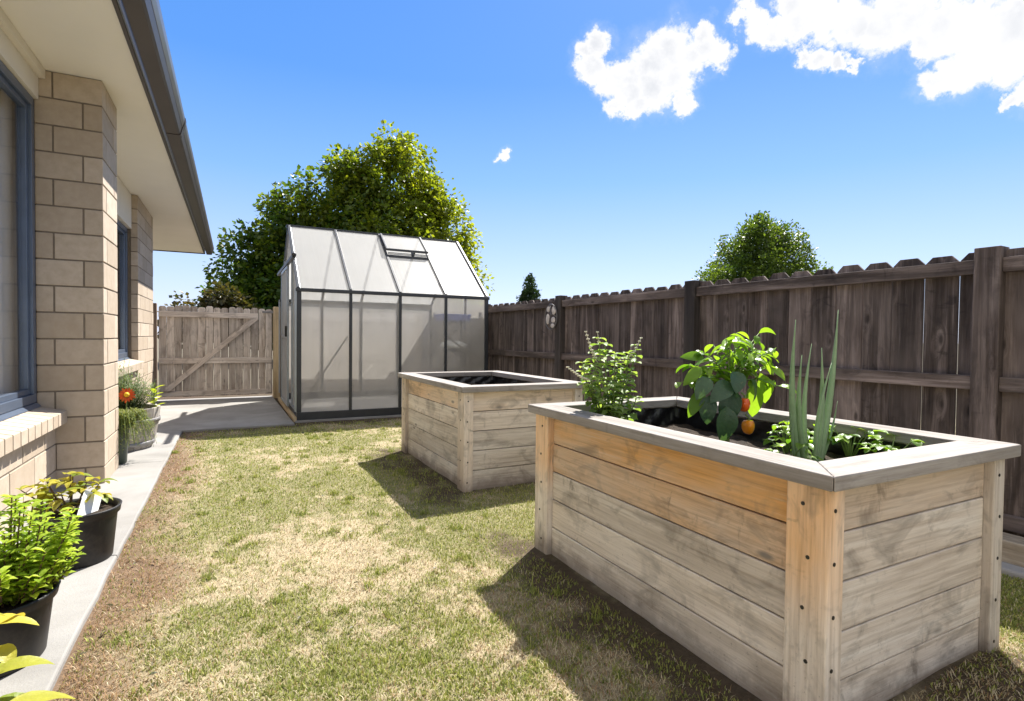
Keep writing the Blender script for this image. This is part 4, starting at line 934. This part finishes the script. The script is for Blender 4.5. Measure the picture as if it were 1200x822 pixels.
def pepper_plant():
    P0 = Vector((1.835, 1.535, .57)); t = thing('pepper_plant', 'pepper plant with big dark lower leaves, bright top leaves and orange fruit', 'plant', P0)
    st = MB(); lf = MB(); bg_ = MB()
    main = [Vector((0, 0, -.01)), Vector((-.005, 0, .12)), Vector((.01, .0, .24)), Vector((.0, 0, .33))]; st.tube(main, [.008, .0075, .006, .005], 7)
    st.tube([(-.002, .02, -.01), (.01, .012, .15), (.03, 0, .26)], [.004, .004, .003], 6)
    ends = [(-.13, 0, .42), (-.06, -.03, .475), (.0, 0, .49), (.06, .02, .50), (.13, 0, .46), (.19, .02, .41), (.17, .05, .33), (.23, 0, .35), (-.17, .02, .36), (.1, -.04, .40), (-.02, .05, .45), (.05, -.06, .43), (.15, .0, .5)]
    ends += [(-.2, .03, .30), (.27, .02, .43), (.24, -.03, .27), (-.10, .04, .33)]
    for e in ends:
        e = Vector((e[0]*1.18, e[1]*1.3, e[2]*1.0)); a = main[2].lerp(main[3], random.random()); pts = [a, a.lerp(e, .5)+Vector((0, 0, .02)), e]; st.tube(pts, [.004, .003, .0018], 5)
        for k in range(9):
            u = .35+.65*k/8; p = pts[0].lerp(pts[1], u*2) if u < .5 else pts[1].lerp(pts[2], u*2-1)
            an = random.uniform(0, 6.28); d = Vector((math.cos(an), math.sin(an), random.uniform(-.4, .35))); L = random.uniform(.06, .105)
            lf.leaf(p, d, (random.uniform(-.4, .4), random.uniform(-.4, .4), 1), L*random.uniform(.55, 1.15), L*random.uniform(.32, .46), random.uniform(.3, 1.6), random.uniform(.08, .3), 6, pw=.8, wave=random.uniform(0, .05))
    # long drooping right-hand leaves
    for o, d, L in (((.19, 0, .33), (.35, -.1, -1), .16), ((.15, 0, .29), (.1, 0, -1), .17), ((.22, .01, .37), (.8, -.1, -.35), .12), ((-.16, 0, .36), (-.8, 0, -.5), .11), ((-.14, .01, .27), (-.55, 0, -.75), .13), ((-.15, 0, .40), (-.8, .1, .1), .10)):
        lf.leaf(o, d, (-.6, -.7, .4), L, L*.42, .5, .12, 6, pw=.75)
    # big dark leaves in front
    for o, d, L, w, nn_ in (((-.05, -.05, .30), (-.95, -.15, -.45), .13, .075, (-.2, -.7, .6)), ((-.04, -.06, .27), (-.55, -.1, -1), .15, .085, (-.7, -.6, .2)), ((-.095, -.07, .21), (-.15, -.15, -1), .15, .085, (-.35, -.8, .3)),
                       ((.07, -.05, .31), (.5, -.1, -.9), .11, .06, (.3, -.8, .4)), ((-.13, -.02, .25), (-.35, -.1, -1), .12, .07, (-.8, -.5, .3)), ((-.03, -.06, .345), (-.45, -.5, -.6), .10, .065, (-.2, -.6, .7)), ((-.13, -.01, .32), (-.8, -.2, -.7), .11, .065, (-.5, -.7, .5))):
        bg_.leaf(o, d, nn_, L, w, .5, .16, 8, pw=.75, r=random.random(), wave=.03)
    st.build('stem', M['stem'], t, smooth=True); lf.build('foliage', M['pepperleaf'], t, smooth=True); bg_.each('large_leaf', M['bigleaf'], t, smooth=True)
    def fruit(c, s, m, mat_):
        vs = []; fs = []; n, mm = 24, 12
        for i in range(mm+1):
            u = i/mm; ph = math.pi*u
            for k in range(n):
                a = 2*math.pi*k/n; rr = s*(math.sin(ph)**.75 if 0 < i < mm else 0)*(1+.1*math.cos(3*a))*(1.06-.25*u)
                z = s*1.15*math.cos(ph)-(.12*s if u < .12 else 0); vs.append((rr*math.cos(a), rr*math.sin(a), z))
        for i in range(mm):
            for k in range(n): fs.append((i*n+k, (i+1)*n+k, (i+1)*n+(k+1) % n, i*n+(k+1) % n))
        b = MB(); b.add([Vector(v)+Vector(c) for v in vs], fs); fo = b.build('pepper_fruit', mat_, t, smooth=True)
        b = MB(); c = Vector(c); b.tube([c+Vector((0, 0, s*.9)), c+Vector((.003, 0, s*1.35)), c+Vector((-.008, .01, s*1.9))], [.006, .004, .004], 6); b.build('fruit_stalk', M['stem'], fo)
        return fo
    f1 = fruit((-.012, -.085, .215), .025, 0, M['pepper2']); f1['label'] = 'red-orange pepper higher on the plant'
    f2 = fruit((.015, -.085, .125), .026, 0, M['pepper']); f2['label'] = 'orange pepper hanging lowest'
pepper_plant()
def onion():
    P0 = Vector((1.90, 1.225, .56)); t = thing('spring_onion', 'tall upright blue-green spring onion leaves at the near bed rim', 'plant', P0)
    for (bx, by, top, r) in ((-.045, .01, (-.10, 0, .555), .0125), (-.02, 0, (-.075, -.01, .43), .012), (.0, .01, (.01, .01, .47), .010), (.02, -.01, (.055, .0, .455), .012), (.045, .0, (.185, .02, .60), .013), (.06, .01, (.195, .02, .25), .006), (-.06, 0, (-.085, .0, .26), .005), (.008, -.015, (.085, -.02, .40), .009)):
        b = MB(); tp = Vector(top); p0 = Vector((bx, by, -.01)); n = 10; pts = []; rd = []
        for i in range(n+1):
            u = i/n; bow = Vector((-.03*math.sin(math.pi*u)*(1 if bx < .02 else -.6), 0, 0)); pts.append(p0.lerp(tp, u)+bow); rd.append(1.3*r*(1.0 if u < .35 else max(.08, 1-((u-.35)/.65)**1.4)))
        b.tube(pts, rd, 10, flat=.75); b.build('leaf', M['onion'], t, smooth=True)
    b = MB(); 
    for bx in (-.045, -.01, .04): b.tube([(bx, 0, -.02), (bx, 0, .02), (bx, 0, .06)], [.014, .015, .011], 10)
    b.build('bulb', M['onionwhite'], t, smooth=True)
onion()
def seedling(p, label, n, hh, L, mt='pepperleaf', grp='leafy seedlings in the near bed'):
    t = thing('leafy_seedling', label, 'plant', p, 0, grp); st = MB(); lf = MB(); hh *= 1.4
    for k in range(n):
        a = k*2.4+random.random(); rr = random.uniform(.02, .085); e = Vector((math.cos(a)*rr, math.sin(a)*rr, hh*random.uniform(.55, 1.1))); st.tube([(0, 0, -.01), e*.6+Vector((0, 0, hh*.1)), e], [.003, .0025, .0015], 5)
        for q in range(3):
            an = a+(q-1)*1.1; l_ = L*random.uniform(.7, 1.15); lf.leaf(e, (math.cos(an), math.sin(an), random.uniform(-.1, .35)), (0, 0, 1), l_, l_*.72, random.uniform(.3, .9), .14, 5, pw=.8)
    st.build('stem', M['stem'], t); lf.build('foliage', M[mt], t, smooth=True)
seedling((1.81, 1.25, .57), 'small leafy seedling left of the spring onion', 8, .07, .045)
seedling((2.02, 1.30, .57), 'leafy seedling close on the right of the spring onion', 12, .09, .05)
seedling((2.14, 1.22, .57), 'leafy seedling midway between spring onion and right rim', 12, .09, .05)
seedling((2.10, 1.06, .58), 'leafy seedling against the short near rim', 10, .08, .045)
seedling((2.09, 1.45, .57), 'leafy seedling against the fence side of the bed, right of the pepper', 8, .08, .045)

# ------------------------------------------------------------------ pots and plants by the house
def pot(p, r, h, label, soil=.88):
    t = thing('plant_pot', label, 'pot', p, 0, 'black plastic plant pots by the house wall')
    b = MB(); b.lathe([(0, .004), (r*.80, .0), (r*.82, .006), (r*.93, h*.80), (r*.94, h*.86), (r*1.0, h*.87), (r*1.02, h*.96), (r*1.04, h), (r*1.0, h*1.005), (r*.94, h*.985), (r*.92, h*.9), (r*.86, h*.5)], 48)
    b.build('pot_body', M['black'], t, smooth=True)
    b = MB(); b.lathe([(0, h*soil), (r*.5, h*(soil+.015)), (r*.915, h*soil)], 30); b.build('soil', M['soil'], t)
    return t
pot((-.575, 3.03, .025), .162, .235, 'black round pot beside the brick column holding a yellow-green plant and white tag')
pot((-.635, 2.20, .025), .168, .205, 'largest black pot in front of the wall, holding the bright green shrub')
pot((-.62, 1.42, .025), .15, .18, 'nearest black pot at the bottom left corner, holding yellowing leaves')
def broadplant(p, label, stems, L, seed, m='hydrangea', spread=.12, per=6, ratio=.5):
    random.seed(seed); t = thing('broadleaf_plant', label, 'plant', p, 0, 'yellowing plants in pots'); st = MB(); lf = MB()
    for (ex, ey, ez) in stems:
        e = Vector((ex, ey, ez)); pts = [Vector((ex*.2, ey*.2, -.01)), Vector((ex*.7, ey*.7, ez*.6)), e]; st.tube(pts, [.004, .0035, .002], 5)
        for k in range(per):
            an = k*2.4+random.random()*.6; el = random.uniform(-.15, .5); l_ = L*random.uniform(.65, 1.15)
            o = e-Vector((0, 0, .03*(k % 3))); lf.leaf(o, (math.cos(an), math.sin(an), el), (0, 0, 1), l_, l_*ratio, random.uniform(.4, 1.1), .16, 7, pw=.8, r=min(1, max(0, random.gauss(.5, .35))), wave=.015)
    st.build('stem', M['brownstem'], t); lf.build('foliage', M[m], t, smooth=True)
broadplant((-.60, 3.06, .235), 'yellow-green plant with pointed leaves in the pot by the column', [(-.08, .02, .12), (0, .05, .15), (.06, 0, .13), (-.02, -.06, .10), (-.13, -.02, .09), (.1, .05, .11), (-.1, .08, .13), (.0, .0, .17), (-.17, .0, .12)], .075, 21, per=9)
broadplant((-.60, 1.47, .18), 'large yellow leaves of the plant in the nearest bottom left pot', [(.08, .10, .10), (.13, .16, .07), (.17, .09, .02), (.14, .02, .0), (.05, .16, .14)], .13, 23, per=6, ratio=.48)
broadplant((-.60, 1.84, .10), 'yellow broad-leaved sprig at the left edge in front of the largest pot', [(.04, .0, .20), (.08, .04, .17), (-.02, .05, .23)], .10, 25, per=5)
# tag in pot
b = MB(); b.board((0, 0, 0), (0, 0, 1), .13, (1, 0, 0), .085, (0, 1, 0), .002); o = b.build('plant_tag', M['white']); o.location = (-.56, 2.955, .235); o.rotation_euler = (R(-25), R(32), R(38)); tag(o, 'white rectangular plant tag stuck in the pot by the column', 'plant tag')
# lime shrub
def shrub():
    random.seed(31); P0 = Vector((-.60, 2.22, .195)); t = thing('lime_shrub', 'dense bright lime green small-leaved shrub in the largest black pot', 'plant', P0); st = MB(); lf = MB()
    for k in range(95):
        a = random.uniform(0, 6.28); rr = .19*math.sqrt(random.random()); hh = random.uniform(.10, .33)*(1.15-rr*2.0); e = Vector((math.cos(a)*rr, math.sin(a)*rr, hh)); p0 = Vector((e.x*.25, e.y*.25, -.01)); m_ = p0.lerp(e, .5)+Vector((e.x*.12, e.y*.12, -.01)); st.tube([p0, m_, e], [.0035, .003, .002], 5)
        for q in range(26):
            u = .3+.7*q/25; p = p0.lerp(m_, u*2) if u < .5 else m_.lerp(e, u*2-1); an = q*2.4; L = random.uniform(.026, .042)
            lf.leaf(p, (math.cos(an), math.sin(an), random.uniform(.1, .9)), (0, 0, 1), L, L*.6, .5, .2, 3)
    st.build('stem', M['brownstem'], t); lf.build('foliage', M['shrub'], t, smooth=True)
shrub()

# half barrel
random.seed(77)
BC = Vector((-.785, 5.83, .025))
ba = thing('half_barrel', 'weathered oak half barrel planter behind the brick column', 'barrel', BC)
b = MB(); NS = 24; BH = .36
prof = [(.225, 0), (.262, .12), (.285, .25), (.293, BH)]
for k in range(NS):
    a0, a1 = 2*math.pi*k/NS+.006, 2*math.pi*(k+1)/NS-.006; vs = []; g = []; off = Vector([random.uniform(0, 30) for _ in range(3)])
    for (rr, z) in prof:
        for (q, a) in ((rr, a0), (rr, a1), (rr-.024, a1), (rr-.024, a0)): vs.append((q*math.cos(a), q*math.sin(a), z)); g.append(Vector((z, a*rr, q-rr))+off)
    fs = [(0, 3, 2, 1), (12, 13, 14, 15)]
    for i in range(3):
        for j in range(4): fs.append((4*i+j, 4*i+(j+1) % 4, 4*i+4+(j+1) % 4, 4*i+4+j))
    b.add(vs, fs, g)
b.build('staves', M['barrelw'], ba, bevel=.002)
for z, rr in ((.05, .245), (.25, .289)):
    b = MB(); b.lathe([(rr-.002, z-.018), (rr+.003, z-.017), (rr+.006, z+.017), (rr+.001, z+.018)], 40); b.build('hoop', M['hoop'], ba, smooth=True)
b = MB(); b.lathe([(0, .29), (.27, .285)], 24); b.build('soil', M['soil'], ba)
def needleplant(name, p, label, m, n, rad, h, L, droop, per, seed, wid=.1, out=.3, cat='plant'):
    random.seed(seed); t = thing(name, label, cat, p); st = MB(); lf = MB()
    for k in range(n):
        a = random.uniform(0, 6.28); rr = rad*math.sqrt(random.random()); hh = h*random.uniform(.6, 1.1)*(1.1-.5*rr/rad); e = Vector((math.cos(a)*rr, math.sin(a)*rr, hh)); p0 = Vector((e.x*.3, e.y*.3, 0)); m_ = p0.lerp(e, .5)+Vector((0, 0, .04 if droop else 0))
        if droop: e.z = -droop*random.random()+.05; m_.z = max(m_.z, h)
        st.tube([p0, m_, e], [.003, .0025, .0012], 4)
        for q in range(per):
            u = .15+.85*q/per; pp = p0.lerp(m_, u*2) if u < .5 else m_.lerp(e, u*2-1); an = random.uniform(0, 6.28); l_ = L*random.uniform(.6, 1.2)
            lf.leaf(pp, (math.cos(an), math.sin(an), random.uniform(-.1, 1.0)), (0, 0, 1), l_, l_*wid, out, .1, 2)
    st.build('stem', M['stem'], t); lf.build('foliage', M[m], t)
    return t
needleplant('rosemary_plant', BC+Vector((.0, .02, .28)), 'feathery grey-green rosemary bush growing in the half barrel', 'rosemary', 230, .28, .46, .05, 0, 40, 41, .15)
ly = thing('lime_flower_plant', 'yellow-green leaves with white blooms at the right side of the half barrel', 'plant', BC+Vector((.255, -.06, .30))); lf = MB(); wf = MB(); st = MB()
for k in range(9): a = k*2.4; z = .06+.02*k; lf.leaf((0, 0, z), (math.cos(a), math.sin(a), .6), (0, 0, 1), .09, .045, .3, .15, 5)
for k in range(4):
    c = Vector((random.uniform(-.03, .03), -.02, .05+.03*k)); 
    for j in range(5): wf.leaf(c, (math.cos(j*1.256), math.sin(j*1.256), .4), (0, 0, 1), .028, .022, .3, .1, 3)
st.tube([(0, 0, -.01), (0, 0, .25)], [.004, .002], 5); st.build('stem', M['stem'], ly); lf.build('foliage', M['lime'], ly, smooth=True); wf.build('blossom', M['whiteflower'], ly, smooth=True)
# orange flower
fl = thing('orange_flower', 'orange-red daisy with yellow centre peeping out behind the brick column', 'flower', (-.70, 5.42, .025)); b = MB(); b.tube([(0, 0, 0), (.0, .0, .25), (.01, 0, .50)], .004, 6); b.build('stem', M['stem'], fl)
fc = Vector((.01, -.012, .51)); pe = MB(); vdir = Vector((.12, -1, .25)).normalized(); u_ = Vector((1, 0, 0)); w_ = vdir.cross(u_).normalized()
for k in range(15):
    a = 2*math.pi*k/15; d = u_*math.cos(a)+w_*math.sin(a); pe.leaf(fc+d*.018, d+vdir*.1, vdir, random.uniform(.042, .054), .018, .25, .1, 4)
pe.build('petals', M['petal'], fl, smooth=True); b = MB(); b.ball(fc+vdir*.006, .020, 12, 8); b.build('flower_centre', M['yellowc'], fl, smooth=True)
# tall dark planter with trailing plant
tpn = thing('tall_planter', 'narrow dark green planter standing on the path beside the brick column', 'planter', (-.715, 5.15, .025)); b = MB(); b.lathe([(0, 0), (.052, 0), (.058, .01), (.075, .30), (.08, .31), (.07, .31), (.06, .2)], 28); b.build('planter_body', M['green_can'], tpn, smooth=True)
b = MB(); b.lathe([(0, .28), (.066, .28)], 20); b.build('soil', M['soil'], tpn)
needleplant('trailing_plant', Vector((-.70, 5.17, .30)), 'wispy olive trailing plant spilling from the narrow dark planter', 'trail', 120, .24, .13, .04, .24, 34, 43, .14)

# ------------------------------------------------------------------ fallen leaves / debris
random.seed(5); b = MB()
for _ in range(240):
    x, y = random.uniform(-.4, 1.3), random.uniform(1.4, 6.4)
    if random.random() < .6: x = random.uniform(-.40, -.1)
    a = random.uniform(0, 6.28); L = random.uniform(.012, .03); b.leaf((x, y, .012+random.random()*.008), (math.cos(a), math.sin(a), random.uniform(-.1, .2)), (0, 0, 1), L, L*.5, .3, .2, 3)
tag(b.build('leaf_litter', M['redleaf']), 'small brown fallen leaves and twigs scattered on the lawn edge', 'leaf litter', kind='stuff')
